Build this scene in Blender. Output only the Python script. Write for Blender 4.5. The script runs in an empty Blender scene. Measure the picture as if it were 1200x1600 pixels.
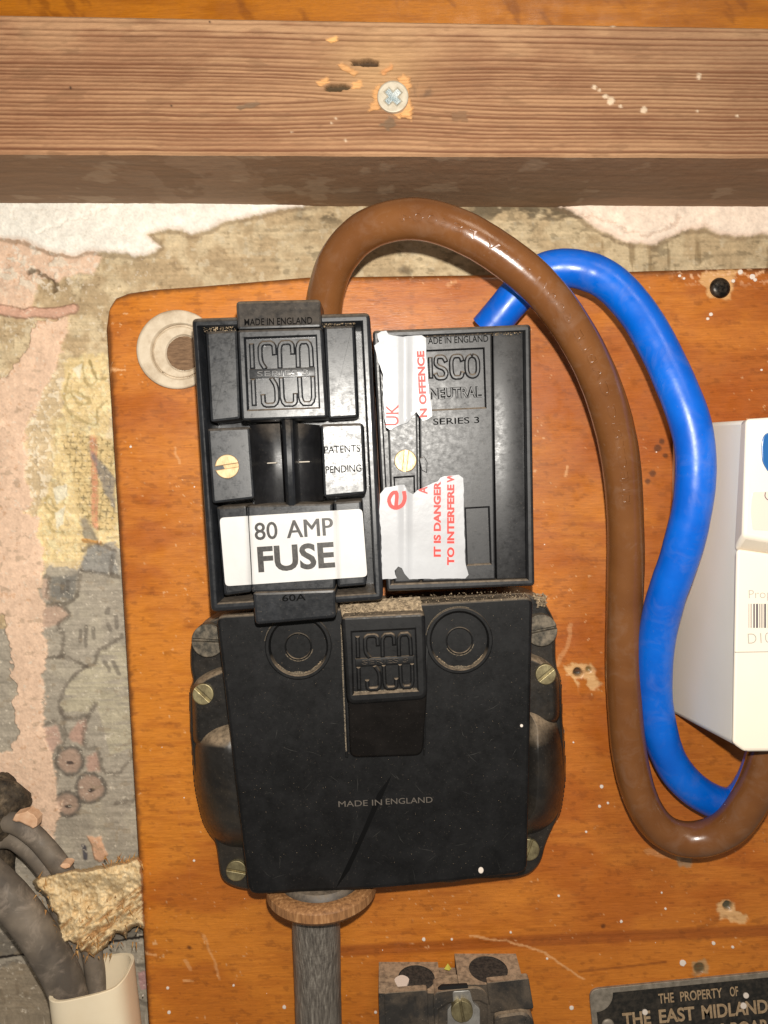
import bpy, bmesh, math, random
import numpy as np
from mathutils import Vector, geometry

# ------------------------------------------------------------------ camera
S = bpy.context.scene
D = 300.0                       # camera to wall, mm (helpers work in millimetres, meshes are stored in metres)
F = 1155.0                      # focal length in photo pixels (photo 1200 x 1600)
PITCH, ROLL = math.radians(4.5), math.radians(1.7)
fwd = np.array([0, math.cos(PITCH), -math.sin(PITCH)])
u0 = np.array([0, math.sin(PITCH), math.cos(PITCH)])
r0 = np.array([1.0, 0, 0])
rgt = r0*math.cos(ROLL) - u0*math.sin(ROLL)
up = u0*math.cos(ROLL) + r0*math.sin(ROLL)
cam_d = bpy.data.cameras.new('camera'); cam = bpy.data.objects.new('camera', cam_d)
S.collection.objects.link(cam); S.camera = cam
from mathutils import Matrix
M = Matrix((( rgt[0], up[0], -fwd[0], 0), (rgt[1], up[1], -fwd[1], -D*0.001), (rgt[2], up[2], -fwd[2], 0), (0, 0, 0, 1)))
cam.matrix_world = M
cam_d.sensor_fit = 'VERTICAL'; cam_d.sensor_height = 32.0; cam_d.lens = F/1600*32.0
cam_d.clip_start = 0.01; cam_d.clip_end = 20

# ------------------------------------------------------------------ light
S.view_settings.view_transform = 'Standard'; S.view_settings.look = 'None'
S.view_settings.exposure = 0.40; S.view_settings.gamma = 1.0
wd = bpy.data.worlds.new('World'); S.world = wd; wd.use_nodes = True
wd.node_tree.nodes['Background'].inputs[0].default_value = (1.0, 0.93, 0.84, 1)
wd.node_tree.nodes['Background'].inputs[1].default_value = 0.13
def lamp(name, kind, loc, power, size, col, target=None):
    l = bpy.data.lights.new(name, kind); l.energy = power; l.color = col
    if kind == 'AREA': l.shape = 'DISK'; l.size = size
    else: l.shadow_soft_size = size
    o = bpy.data.objects.new(name, l); o.location = loc; S.collection.objects.link(o)
    if target is not None:
        o.rotation_euler = (Vector(target)-Vector(loc)).to_track_quat('-Z', 'Y').to_euler()
    return o
lamp('phone_flash', 'POINT', (0.004, -0.302, 0.021), 3.25, 0.0026, (1.0, 0.95, 0.87))
lamp('fill_lamp', 'AREA', (0.25, -0.95, 0.75), 2.0, 0.35, (1.0, 0.86, 0.68), (0, 0, 0))  # unseen soft lamp added as fill, so the corners stay bright

# ------------------------------------------------------------------ helpers
def W(u, v, h):
    """photo pixel (u,v) seen on the plane h mm in front of the wall -> world mm"""
    u = np.asarray(u, float); v = np.asarray(v, float); h = np.asarray(h, float)
    d = fwd*F + rgt*(u[..., None]-600) + up*(800-v[..., None])
    t = (D-h)/d[..., 1]
    p = d*t[..., None]; p[..., 1] -= D
    return p
def w1(u, v, h): return Vector(W(u, v, h).tolist())
def pix(P):
    q = P - np.array([0, -D, 0.0])
    z = q@fwd
    return 600+F*(q@rgt)/z, 800-F*(q@up)/z
def lin(c):
    c = np.asarray(c, float)/255.0
    return np.where(c <= 0.04045, c/12.92, ((c+0.055)/1.055)**2.4)
def _h(ix, iy, seed):
    n = (ix.astype(np.int64)*374761393 + iy.astype(np.int64)*668265263 + seed*1442695041) & 0xffffffff
    n = ((n ^ (n >> 13))*1274126177) & 0xffffffff
    n = n ^ (n >> 16)
    return (n & 0xffff)/65535.0
def vn(x, y, seed=0):
    xi = np.floor(x); yi = np.floor(y); fx = x-xi; fy = y-yi
    fx = fx*fx*(3-2*fx); fy = fy*fy*(3-2*fy)
    a = _h(xi, yi, seed); b = _h(xi+1, yi, seed); c = _h(xi, yi+1, seed); d = _h(xi+1, yi+1, seed)
    return (a*(1-fx)+b*fx)*(1-fy)+(c*(1-fx)+d*fx)*fy
def fbm(x, y, seed=0, o=4):
    s = 0; a = 0.5; t = 0
    for k in range(o):
        s = s+a*vn(x*2**k, y*2**k, seed+k*17); t += a; a *= 0.55
    return s/t
def sstep(a, b, x):
    t = np.clip((x-a)/(b-a+1e-9), 0, 1); return t*t*(3-2*t)
def inpoly(U, V, pts):
    r = np.zeros(U.shape, bool); n = len(pts)
    for i in range(n):
        x1, y1 = pts[i]; x2, y2 = pts[(i+1) % n]
        if y1 == y2: continue
        c = ((y1 > V) != (y2 > V)) & (U < (x2-x1)*(V-y1)/(y2-y1)+x1)
        r ^= c
    return r
def segdist(U, V, pts):
    d = np.full(U.shape, 1e9)
    for (x1, y1), (x2, y2) in zip(pts[:-1], pts[1:]):
        dx, dy = x2-x1, y2-y1; L = dx*dx+dy*dy+1e-9
        t = np.clip(((U-x1)*dx+(V-y1)*dy)/L, 0, 1)
        d = np.minimum(d, np.hypot(U-x1-t*dx, V-y1-t*dy))
    return d
def polydist(U, V, pts):
    d = segdist(U, V, list(pts)+[pts[0]])
    return np.where(inpoly(U, V, pts), d, -d)          # positive inside

def link(o, parent=None):
    S.collection.objects.link(o)
    if parent is not None:
        o.parent = parent; o.location = (0, 0, 0)
    return o
def mobj(name, verts_mm, faces, mat, parent=None, col=None, smooth=35):
    v = np.asarray(verts_mm, float)*0.001
    if parent is not None: v = v-np.array(parent['_base'])
    me = bpy.data.meshes.new(name)
    if isinstance(faces, np.ndarray):
        n = len(faces); k = faces.shape[1]
        me.vertices.add(len(v)); me.vertices.foreach_set('co', v.ravel())
        me.loops.add(n*k); me.loops.foreach_set('vertex_index', faces.ravel().astype(np.int32))
        me.polygons.add(n); me.polygons.foreach_set('loop_start', np.arange(0, n*k, k, dtype=np.int32))
        me.update(calc_edges=True)
    else:
        me.from_pydata(v.tolist(), [], faces); me.update()
    if col is not None:
        a = me.color_attributes.new('col', 'FLOAT_COLOR', 'POINT')
        a.data.foreach_set('color', np.concatenate([col, np.ones((len(col), 1))], 1).ravel())
    me.polygons.foreach_set('use_smooth', np.ones(len(me.polygons), bool))
    if smooth and not isinstance(faces, np.ndarray): me.set_sharp_from_angle(angle=math.radians(smooth))
    if smooth and not isinstance(faces, np.ndarray) and smooth != 60:
        for p in me.polygons:
            if len(p.vertices) != 4: p.use_smooth = False
    me.materials.append(mat)
    o = bpy.data.objects.new(name, me)
    return link(o, parent)
def thing(name, label, cat, base_mm, group=None):
    o = bpy.data.objects.new(name, None); o.empty_display_size = 0.01
    b = Vector(base_mm)*0.001; o.location = b
    S.collection.objects.link(o)
    o['_base'] = [b.x, b.y, b.z]; o['label'] = label; o['category'] = cat
    if group: o['group'] = group
    return o
class MB:
    """collects verts in mm and faces"""
    def __init__(s): s.v = []; s.f = []
    def add(s, v, f):
        n = len(s.v); s.v += [tuple(p) for p in v]; s.f += [tuple(i+n for i in q) for q in f]
        return s
    def build(s, name, mat, parent=None, smooth=35):
        return mobj(name, s.v, s.f, mat, parent, None, smooth)
def area2(p): return sum(p[i][0]*p[(i+1) % len(p)][1]-p[(i+1) % len(p)][0]*p[i][1] for i in range(len(p)))
def offs(pts, d):
    """inset a closed 2d polygon by d (same vertex count)"""
    n = len(pts); s = 1 if area2(pts) > 0 else -1; out = []
    for i in range(n):
        a = Vector(pts[i-1][:2]); b = Vector(pts[i][:2]); c = Vector(pts[(i+1) % n][:2])
        e1 = (b-a).normalized(); e2 = (c-b).normalized()
        n1 = Vector((-e1.y, e1.x))*s; n2 = Vector((-e2.y, e2.x))*s
        m = n1+n2; l = m.length
        if l < 1e-6: out.append((b.x, b.y)); continue
        m /= l; k = d/max(0.35, m.dot(n1)); q = b+m*k
        out.append((q.x, q.y))
    return out
def rnd(pts, r, seg=4):
    """round the corners of a 2d polygon; r scalar or list"""
    out = []; n = len(pts)
    for i in range(n):
        rr = r[i] if isinstance(r, (list, tuple)) else r
        a = Vector(pts[i-1]); b = Vector(pts[i]); c = Vector(pts[(i+1) % n])
        if rr <= 0: out.append(tuple(b)); continue
        l1 = min(rr, (a-b).length*0.49); l2 = min(rr, (c-b).length*0.49)
        p = b+(a-b).normalized()*l1; q = b+(c-b).normalized()*l2
        for k in range(seg+1):
            t = k/seg; out.append(tuple((1-t)**2*p+2*t*(1-t)*b+t*t*q))
    return out
def circ(cx, cy, r, n=32, ry=None):
    ry = ry or r
    return [(cx+r*math.cos(2*math.pi*k/n), cy+ry*math.sin(2*math.pi*k/n)) for k in range(n)]
def ragged(pts, step, amp, seed):
    R = random.Random(seed); out = []
    n = len(pts)
    for i in range(n):
        a = Vector(pts[i]); b = Vector(pts[(i+1) % n]); k = max(1, int((b-a).length/step))
        nn = Vector((-(b-a).y, (b-a).x)).normalized()
        for j in range(k):
            q = a.lerp(b, j/k)+nn*R.uniform(-amp, amp); out.append((q.x, q.y))
    return out
def planeh(a, b, c):
    A, B, C = w1(*a), w1(*b), w1(*c); n = (B-A).cross(C-A).normalized(); O = Vector((0, -D, 0))
    def f(u, v):
        d = Vector((fwd*F+rgt*(u-600)+up*(800-v)).tolist()); t = n.dot(A-O)/n.dot(d); return -(O+d*t).y
    return f
def plate(mb, pts, h1, h0, bev=0.6, holes=(), hole_floor=None, draft=0.0, seg=2, cap=True):
    """solid in front of the wall: outline in photo pixels at height h1 (number or f(u,v)), straight back to h0"""
    hf = h1 if callable(h1) else (lambda u, v: h1)
    pxmm = (D-(h1 if not callable(h1) else hf(*pts[0])))/F
    n = len(pts); V = []; Fc = []
    def loop(p2, dh, P0=None):
        for (u, v) in p2: V.append(tuple(w1(u, v, hf(u, v)+dh)))
    # back loop
    P = [w1(u, v, hf(u, v)-bev) for u, v in pts]
    if draft:
        Pd = [w1(u, v, hf(u, v)-bev) for u, v in offs(pts, -draft/pxmm)]
    else: Pd = P
    for q in Pd: V.append((q.x, -h0, q.z))
    loop(pts, -bev)
    rings = 2
    if bev > 0:
        for k in range(1, seg+1):
            a = k/seg*math.pi/2
            loop(offs(pts, bev*(1-math.cos(a))/pxmm), -bev+bev*math.sin(a)); rings += 1
    flip = area2(pts) > 0
    for r in range(rings-1):
        for i in range(n):
            j = (i+1) % n; q = (r*n+i, r*n+j, (r+1)*n+j, (r+1)*n+i)
            Fc.append(q[::-1] if flip else q)
    top = list(range((rings-1)*n, rings*n))
    hl = []
    for hp in holes:
        if (area2(hp) > 0) == (area2(pts) > 0): hp = hp[::-1]
        s = len(V); m = len(hp)
        for (u, v) in offs(hp, -min(bev, 0.5)/pxmm if bev else 0): V.append(tuple(w1(u, v, hf(u, v))))
        for (u, v) in hp: q = w1(u, v, hf(u, v)); V.append((q.x, q.y, q.z)) if bev == 0 else V.append(tuple(w1(u, v, hf(u, v)-min(bev, 0.5)*1.1)))
        for (u, v) in hp: q = w1(u, v, hf(u, v)); V.append((q.x, -((hole_floor(u, v) if callable(hole_floor) else hole_floor) if hole_floor is not None else h0), q.z))
        for r in range(2):
            for i in range(m):
                j = (i+1) % m; q = (s+r*m+i, s+r*m+j, s+(r+1)*m+j, s+(r+1)*m+i)
                Fc.append(q if not flip else q[::-1])
        if hole_floor is not None:
            q = tuple(range(s+2*m, s+3*m)); Fc.append(q if not flip else q[::-1])
        hl.append(list(range(s, s+m)))
    if cap:
        if hl:
            ids = top+[i for h in hl for i in h]
            tri = geometry.tessellate_polygon([[Vector((V[i][0], V[i][2], 0)) for i in L] for L in [top]+hl])
            for t in tri:
                a, b, c = (ids[k] for k in t)
                A, B, C = (Vector(V[k]) for k in (a, b, c))
                nn = (B-A).cross(C-A)
                Fc.append((a, b, c) if nn.y < 0 else (a, c, b))
        else:
            Fc.append(tuple(top) if not flip else tuple(top[::-1]))
    # make the orientation certain: front cap must face -Y
    mb.add(V, Fc)
    return mb
def fixn(o):
    bm = bmesh.new(); bm.from_mesh(o.data); bmesh.ops.recalc_face_normals(bm, faces=bm.faces); bm.to_mesh(o.data); bm.free(); return o
def P_(name, mat, parent, pts, h1, h0, **k):
    mb = MB(); plate(mb, pts, h1, h0, **k); return fixn(mb.build(name, mat, parent))
def grid(nu, nv):
    i = np.arange((nv-1)*(nu-1)); r = i//(nu-1); c = i % (nu-1); a = r*nu+c
    return np.stack([a, a+nu, a+nu+1, a+1], 1)
def ribbon(mb, pts, w, h, hh, slope=0.35):
    """raised stroke along photo-pixel polyline pts; w half width px; base height h, raised by hh mm"""
    L = []; R = []
    n = len(pts)
    for i in range(n):
        b = Vector(pts[i])
        if i == 0: t = (Vector(pts[1])-b).normalized(); nn = Vector((-t.y, t.x)); k = 1
        elif i == n-1: t = (b-Vector(pts[i-1])).normalized(); nn = Vector((-t.y, t.x)); k = 1
        else:
            t1 = (b-Vector(pts[i-1])).normalized(); t2 = (Vector(pts[i+1])-b).normalized()
            t = (t1+t2).normalized(); nn = Vector((-t.y, t.x)); k = 1/max(0.5, nn.dot(Vector((-t1.y, t1.x))))
        L.append(b+nn*w*k); R.append(b-nn*w*k)
    ring = [tuple(p) for p in L]+[tuple(p) for p in reversed(R)]
    plate(mb, ring, (lambda u, v: h(u, v)+hh) if callable(h) else h+hh, (h(*pts[0]) if callable(h) else h)-0.6, bev=min(hh*0.8, 0.45), seg=1)
def strokes(name, mat, parent, segs, w, h, hh):
    mb = MB()
    for s in segs: ribbon(mb, s, w, h, hh)
    return fixn(mb.build(name, mat, parent))
_tc = {}
def text2d(s, bold=0.0, extrude=0.0, bevel=0.0, spacing=1.0):
    k = (s, bold, extrude, bevel, spacing)
    if k in _tc: return _tc[k]
    c = bpy.data.curves.new('t', 'FONT'); c.body = s; c.size = 1
    c.fill_mode = 'FRONT' if extrude == 0 else 'BOTH'; c.offset = bold; c.extrude = extrude
    c.bevel_depth = bevel; c.bevel_resolution = 0; c.resolution_u = 4; c.space_character = spacing
    o = bpy.data.objects.new('t', c); S.collection.objects.link(o)
    bpy.context.view_layer.update()
    dg = bpy.context.evaluated_depsgraph_get()
    me = bpy.data.meshes.new_from_object(o.evaluated_get(dg))
    v = np.array([p.co[:] for p in me.vertices]); f = [tuple(p.vertices) for p in me.polygons]
    bpy.data.objects.remove(o); bpy.data.curves.remove(c); bpy.data.meshes.remove(me)
    _tc[k] = (v, f); return v, f
def text_px(s, p0, p1, cap, bold=0.0, extrude=0.0, bevel=0.0, spacing=1.0):
    """lettering from p0 to p1 along its baseline in photo pixels, cap height px. returns px coords, z, faces"""
    v, f = text2d(s, bold, extrude, bevel, spacing)
    v = v.copy(); x0, x1 = v[:, 0].min(), v[:, 0].max()
    y0 = 0 if not any(c in s for c in ',') else 0
    y1 = v[:, 1].max(); y0 = v[:, 1].min() if s.isupper() or s.isdigit() else 0
    p0 = np.array(p0, float); p1 = np.array(p1, float); ux = p1-p0; L = np.hypot(*ux); ux /= L; uy = np.array([ux[1], -ux[0]])
    X = (v[:, 0]-x0)/(x1-x0)*L; Y = (v[:, 1]-y0)/(y1-y0)*cap
    P = p0+X[:, None]*ux+Y[:, None]*uy
    return P, v[:, 2]*cap/(y1-y0)*0.24, f
def clip_px(P, f, planes):
    """keep only the part of a flat px mesh on the inner side of half planes (point, inward normal)"""
    bm = bmesh.new(); vs = [bm.verts.new((a, b, 0)) for a, b in P]
    for q in f:
        try: bm.faces.new([vs[i] for i in q])
        except ValueError: pass
    for (co, no) in planes:
        g = bm.verts[:]+bm.edges[:]+bm.faces[:]
        bmesh.ops.bisect_plane(bm, geom=g, plane_co=(*co, 0), plane_no=(-no[0], -no[1], 0), clear_outer=True)
    bm.verts.index_update()
    P2 = np.array([v.co[:2] for v in bm.verts]) if len(bm.verts) else np.zeros((0, 2)); f2 = [tuple(v.index for v in q.verts) for q in bm.faces]
    bm.free(); return P2, f2
def slice_px(P, f, xs):
    bm = bmesh.new(); vs = [bm.verts.new((a, b, 0)) for a, b in P]
    for q in f:
        try: bm.faces.new([vs[i] for i in q])
        except ValueError: pass
    for x in xs:
        bmesh.ops.bisect_plane(bm, geom=bm.verts[:]+bm.edges[:]+bm.faces[:], plane_co=(x, 0, 0), plane_no=(1, 0.0, 0))
    bm.verts.index_update()
    P2 = np.array([v.co[:2] for v in bm.verts]); f2 = [tuple(v.index for v in q.verts) for q in bm.faces]
    bm.free(); return P2, f2
def lettering(name, mat, parent, s, p0, p1, cap, h, bold=0.0, extrude=0.0, bevel=0.0, planes=None, hf=None, spacing=1.0, slices=None):
    P, z, f = text_px(s, p0, p1, cap, bold, extrude, bevel, spacing)
    if planes: P, f = clip_px(P, f, planes); z = np.zeros(len(P))
    if slices: P, f = slice_px(P, f, slices); z = np.zeros(len(P))
    if len(P) == 0: return
    hh = h if hf is None else np.array([hf(a, b) for a, b in P])+h
    v = W(P[:, 0], P[:, 1], hh+z)
    o = mobj(name, v, f, mat, parent)
    # flat print: face the camera
    if extrude == 0:
        me = o.data
        if sum(p.normal.y*p.area for p in me.polygons) > 0: me.flip_normals()
    return o
def sheet(name, mat, parent, pts, hf, thick=0.12, xs=(), holes=()):
    """thin sticker: outline px, draped on hf(u,v)"""
    tri = geometry.tessellate_polygon([[Vector((a, b, 0)) for a, b in L] for L in [pts]+list(holes)])
    al = [p for L in [pts]+list(holes) for p in L]
    P, f = slice_px(np.array(al), [tuple(t) for t in tri], xs)
    hh = np.array([hf(a, b) for a, b in P])
    v1 = W(P[:, 0], P[:, 1], hh); v0 = W(P[:, 0], P[:, 1], hh-thick)
    bm = bmesh.new(); A = [bm.verts.new(p) for p in v1]; B = [bm.verts.new(p) for p in v0]
    cnt = {}
    for q in f:
        for i in range(len(q)):
            e = (q[i], q[(i+1) % len(q)]); k = (min(e), max(e)); cnt.setdefault(k, []).append(e)
        try: bm.faces.new([A[i] for i in q])
        except ValueError: pass
    for k, e in cnt.items():
        if len(e) == 1:
            a, b = e[0]
            try: bm.faces.new([A[b], A[a], B[a], B[b]])
            except ValueError: pass
    bmesh.ops.recalc_face_normals(bm, faces=bm.faces)
    V = [v.co[:] for v in bm.verts]; bm.verts.index_update(); Fc = [tuple(v.index for v in q.verts) for q in bm.faces]
    bm.free()
    o = mobj(name, V, Fc, mat, parent)
    if sum(p.normal.y*p.area for p in o.data.polygons) > 0: o.data.flip_normals()
    return o
def catmull(pts, n):
    pts = [np.array(p, float) for p in pts]; pts = [2*pts[0]-pts[1]]+pts+[2*pts[-1]-pts[-2]]
    out = []; m = len(pts)-3
    for i in range(m):
        p0, p1, p2, p3 = pts[i:i+4]
        for k in range(n):
            t = k/n
            out.append(0.5*((2*p1)+(-p0+p2)*t+(2*p0-5*p1+4*p2-p3)*t*t+(-p0+3*p1-3*p2+p3)*t**3))
    out.append(pts[-2]); return np.array(out)
def tube(path_px, r, nseg=28, n=16, caps=True, wob=0.0, sq=1.0, seed=0):
    """path of (u, v, h) -> centreline in mm, tube verts and faces"""
    c = catmull([W(u, v, h) for u, v, h in path_px], n)
    for _ in range(6): c[1:-1] = (c[:-2]+c[1:-1]*2+c[2:])/4
    T = np.gradient(c, axis=0); T /= np.linalg.norm(T, axis=1)[:, None]
    toc = np.array([0, -D, 0])-c; N = toc-(toc*T).sum(1)[:, None]*T; N /= np.linalg.norm(N, axis=1)[:, None]
    B = np.cross(T, N)
    a = np.arange(nseg)/nseg*2*math.pi
    rr = r*(1+wob*(fbm(np.arange(len(c))*0.12, np.zeros(len(c)), seed)-0.5))[:, None, None]
    V = c[:, None, :]+rr*(np.cos(a)[None, :, None]*N[:, None, :]*sq+np.sin(a)[None, :, None]*B[:, None, :])
    m = len(c); fc = []
    for i in range(m-1):
        for j in range(nseg):
            k = (j+1) % nseg; fc.append((i*nseg+j, i*nseg+k, (i+1)*nseg+k, (i+1)*nseg+j))
    if caps: fc.append(tuple(range(nseg))[::-1]); fc.append(tuple(range((m-1)*nseg, m*nseg)))
    return c, T, N, B, V.reshape(-1, 3), fc
def blob(mb, c, r, R, n=6):
    """small irregular crumb"""
    v = []; 
    dirs = [(1, 0, 0), (-1, 0, 0), (0, 1, 0), (0, -1, 0), (0, 0, 1), (0, 0, -1)]
    for d in dirs:
        k = r*R.uniform(0.55, 1.2); v.append((c[0]+d[0]*k+R.uniform(-.2, .2)*r, c[1]+d[1]*k, c[2]+d[2]*k+R.uniform(-.2, .2)*r))
    mb.add(v, [(0, 2, 4), (2, 1, 4), (1, 3, 4), (3, 0, 4), (2, 0, 5), (1, 2, 5), (3, 1, 5), (0, 3, 5)])
def crumbs(name, mat, parent, poly, h, n, r, seed, kind='stuff'):
    R = random.Random(seed); mb = MB(); us = [p[0] for p in poly]; vs = [p[1] for p in poly]; k = 0; g = 0
    while k < n and g < n*60:
        g += 1
        u = R.uniform(min(us), max(us)); v = R.uniform(min(vs), max(vs))
        if not inpoly(np.array([u]), np.array([v]), poly)[0]: continue
        hh = h(u, v) if callable(h) else h
        rr = r*R.uniform(0.35, 1)**1.6
        blob(mb, w1(u, v, hh+rr*0.3), rr, R); k += 1
    o = mb.build(name, mat, parent, smooth=80)
    if kind: o['kind'] = kind
    return o

# ------------------------------------------------------------------ materials
class N:
    def __init__(s, name):
        s.m = bpy.data.materials.new(name); s.m.use_nodes = True; s.t = s.m.node_tree
        s.b = s.t.nodes['Principled BSDF']; s.pos = s.n('ShaderNodeNewGeometry').outputs['Position']
    def n(s, t, **k):
        x = s.t.nodes.new(t)
        for a, b in k.items(): setattr(x, a, b)
        return x
    def l(s, a, b): s.t.links.new(a, b)
    def mapping(s, scale, rot=(0, 0, 0)):
        m = s.n('ShaderNodeMapping'); m.inputs['Scale'].default_value = scale; m.inputs['Rotation'].default_value = rot
        s.l(s.pos, m.inputs['Vector']); return m.outputs[0]
    def noise(s, scale, detail=4, rough=0.55, vec=None, dist=0.0):
        x = s.n('ShaderNodeTexNoise'); x.inputs['Scale'].default_value = scale; x.inputs['Detail'].default_value = detail
        x.inputs['Roughness'].default_value = rough; x.inputs['Distortion'].default_value = dist
        s.l(vec or s.pos, x.inputs['Vector']); return x.outputs['Fac']
    def ramp(s, f, stops):
        r = s.n('ShaderNodeValToRGB'); e = r.color_ramp.elements
        while len(e) < len(stops): e.new(0.5)
        for q, (p, c) in zip(e, stops):
            q.position = p; q.color = (*c, 1) if hasattr(c, '__len__') else (c, c, c, 1)
        s.l(f, r.inputs[0]); return r.outputs[0]
    def mix(s, f, a, b, mode='MIX'):
        x = s.n('ShaderNodeMix', data_type='RGBA', blend_type=mode)
        for i, q in ((0, f), (6, a), (7, b)):
            if isinstance(q, (int, float)): x.inputs[i].default_value = q
            elif hasattr(q, '__len__'): x.inputs[i].default_value = (*q, 1) if len(q) == 3 else q
            else: s.l(q, x.inputs[i])
        return x.outputs[2]
    def math(s, op, a, b=0.0, clamp=False):
        x = s.n('ShaderNodeMath', operation=op); x.use_clamp = clamp
        for i, q in ((0, a), (1, b)):
            if isinstance(q, (int, float)): x.inputs[i].default_value = q
            else: s.l(q, x.inputs[i])
        return x.outputs[0]
    def set(s, color=None, rough=None, metal=None, bump=None, bdist=0.0002, bstr=0.5, spec=None, coat=None, coatr=None):
        def put(i, v):
            if v is None: return
            if isinstance(v, (int, float)): s.b.inputs[i].default_value = v
            elif hasattr(v, '__len__'): s.b.inputs[i].default_value = (*v, 1)
            else: s.l(v, s.b.inputs[i])
        put('Base Color', color); put('Roughness', rough); put('Metallic', metal); put('Specular IOR Level', spec)
        put('Coat Weight', coat); put('Coat Roughness', coatr)
        if bump is not None:
            b = s.n('ShaderNodeBump'); b.inputs['Strength'].default_value = bstr; b.inputs['Distance'].default_value = bdist
            s.l(bump, b.inputs['Height']); s.l(b.outputs[0], s.b.inputs['Normal'])
        return s.m
    def vcol(s):
        a = s.n('ShaderNodeAttribute', attribute_name='col'); return a.outputs['Color']
    def upz(s, a, b):
        g = s.n('ShaderNodeNewGeometry'); sep = s.n('ShaderNodeSeparateXYZ'); s.l(g.outputs['Normal'], sep.inputs[0])
        m = s.n('ShaderNodeMapRange'); m.inputs[1].default_value = a; m.inputs[2].default_value = b; s.l(sep.outputs[2], m.inputs[0]); return m.outputs[0]

def bakelite(name, base, dustcol=(0.26, 0.20, 0.14), dust=0.5, r0=0.28, r1=0.5, speck=0.5, patch=0.0, bump=0.35, spec=0.5):
    k = N(name)
    big = k.noise(90, 5, 0.6, dist=0.6); fine = k.noise(2600, 3, 0.6); mid = k.noise(500, 4, 0.65)
    c = k.mix(k.ramp(big, [(0.40, 0.0), (0.66, 1.0)]), base, tuple(min(1, x*1.7+0.002) for x in base))
    sp = k.math('MULTIPLY', k.ramp(k.noise(1500, 2, 0.5), [(0.66, 0.0), (0.74, 1.0)]), speck)
    c = k.mix(sp, c, (0.16, 0.13, 0.10))
    upm = k.math('MULTIPLY', k.upz(0.22, 0.7), k.ramp(mid, [(0.30, 0.35), (0.6, 1.0)]))
    upm = k.math('MULTIPLY', upm, dust)
    if patch:
        pm = k.math('MULTIPLY', k.ramp(k.noise(70, 5, 0.62, dist=0.4), [(0.45, 0.0), (0.62, 1.0)]), k.ramp(fine, [(0.3, 0.5), (0.6, 1.0)]))
        upm = k.math('MAXIMUM', upm, k.math('MULTIPLY', pm, patch))
    c = k.mix(upm, c, dustcol)
    scr = k.noise(1.0, 3, 0.7, vec=k.mapping((900, 900, 2000), (0, 0.6, 0)))
    rf = k.math('ADD', k.math('MULTIPLY', mid, 0.65), k.math('MULTIPLY', scr, 0.35))
    rg = k.ramp(rf, [(0.3, r0), (0.7, r1)])
    rg2 = k.mix(upm, rg, (0.95, 0.95, 0.95))
    bm = k.math('ADD', k.math('MULTIPLY', fine, 0.6), k.math('ADD', mid, scr))
    return k.set(color=c, rough=rg2, bump=bm, bstr=bump, bdist=0.00002, spec=spec)
M_pol = bakelite('bakelite_polished', (0.009, 0.010, 0.012), dust=0.5, r0=0.22, r1=0.48, speck=0.25, spec=0.60)
M_cov = bakelite('bakelite_cover', (0.0042, 0.0042, 0.0045), dust=0.8, r0=0.36, r1=0.62, speck=0.12, spec=0.26)
M_body = bakelite('bakelite_dusty', (0.009, 0.008, 0.007), dustcol=(0.30, 0.22, 0.14), dust=0.95, r0=0.25, r1=0.5, speck=0.3, patch=0.06)
M_neu = bakelite('bakelite_satin', (0.008, 0.008, 0.009), dust=0.7, r0=0.30, r1=0.55, speck=0.2, spec=0.6)
M_wedge = bakelite('bakelite_brownish', (0.004, 0.003, 0.0025), dust=0.0, r0=0.25, r1=0.45, speck=0.15, spec=0.4)
M_tblk = bakelite('bakelite_grimy', (0.016, 0.014, 0.012), dustcol=(0.40, 0.29, 0.19), dust=1.0, r0=0.6, r1=0.9, speck=0.9, patch=0.18)

k = N('void_black'); M_void = k.set(color=(0.006, 0.005, 0.005), rough=0.8)
k = N('dust'); M_dust = k.set(color=k.ramp(k.noise(900, 5), [(0.3, (0.10, 0.07, 0.045)), (0.5, (0.33, 0.25, 0.16)), (0.72, (0.58, 0.44, 0.28))]), rough=0.95, bump=k.noise(1800, 4), bstr=0.8, bdist=0.0003)
M_dustd = (lambda k: k.set(color=k.ramp(k.noise(2200, 4), [(0.35, (0.03, 0.025, 0.02)), (0.6, (0.20, 0.16, 0.11))]), rough=0.95, bump=k.noise(2500, 3), bstr=0.6))(N('thin_dust'))
def brass(name, c1, c2, rr):
    k = N(name); n1 = k.noise(300, 5); sc = k.noise(1, 3, 0.7, vec=k.mapping((6000, 600, 600), (0, 0.7, 0)))
    return k.set(color=k.mix(k.ramp(n1, [(0.35, 0.0), (0.65, 1.0)]), c1, c2), metal=0.85, rough=k.ramp(sc, [(0.3, rr), (0.7, rr+0.3)]), bump=sc, bstr=0.3, bdist=0.00006)
M_brass = brass('brass_bright', (0.60, 0.46, 0.28), (0.46, 0.32, 0.17), 0.42)
M_brassd = brass('brass_dull', (0.42, 0.36, 0.20), (0.22, 0.18, 0.10), 0.4)
M_zinc = brass('zinc_plate', (0.62, 0.60, 0.56), (0.42, 0.40, 0.37), 0.35)
M_screwp = (lambda k: k.set(color=k.ramp(k.noise(400, 4), [(0.4, (0.50, 0.44, 0.34)), (0.6, (0.60, 0.54, 0.43))]), rough=0.55, metal=0.2, bump=k.noise(1500, 3), bstr=0.2))(N('screw_painted'))
M_steel = brass('steel_bright', (0.75, 0.82, 0.85), (0.40, 0.50, 0.55), 0.2)
k = N('screw_black'); M_blacks = k.set(color=k.ramp(k.noise(500, 4), [(0.45, (0.012, 0.011, 0.010)), (0.65, (0.08, 0.065, 0.05))]), metal=0.6, rough=0.35, bump=k.noise(900, 4), bstr=0.3)
k = N('dusty_screw'); M_dscrew = k.set(color=k.ramp(k.noise(500, 5), [(0.35, (0.05, 0.045, 0.035)), (0.65, (0.20, 0.165, 0.12))]), metal=0.3, rough=0.7, bump=k.noise(1500, 4), bstr=0.4)
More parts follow.
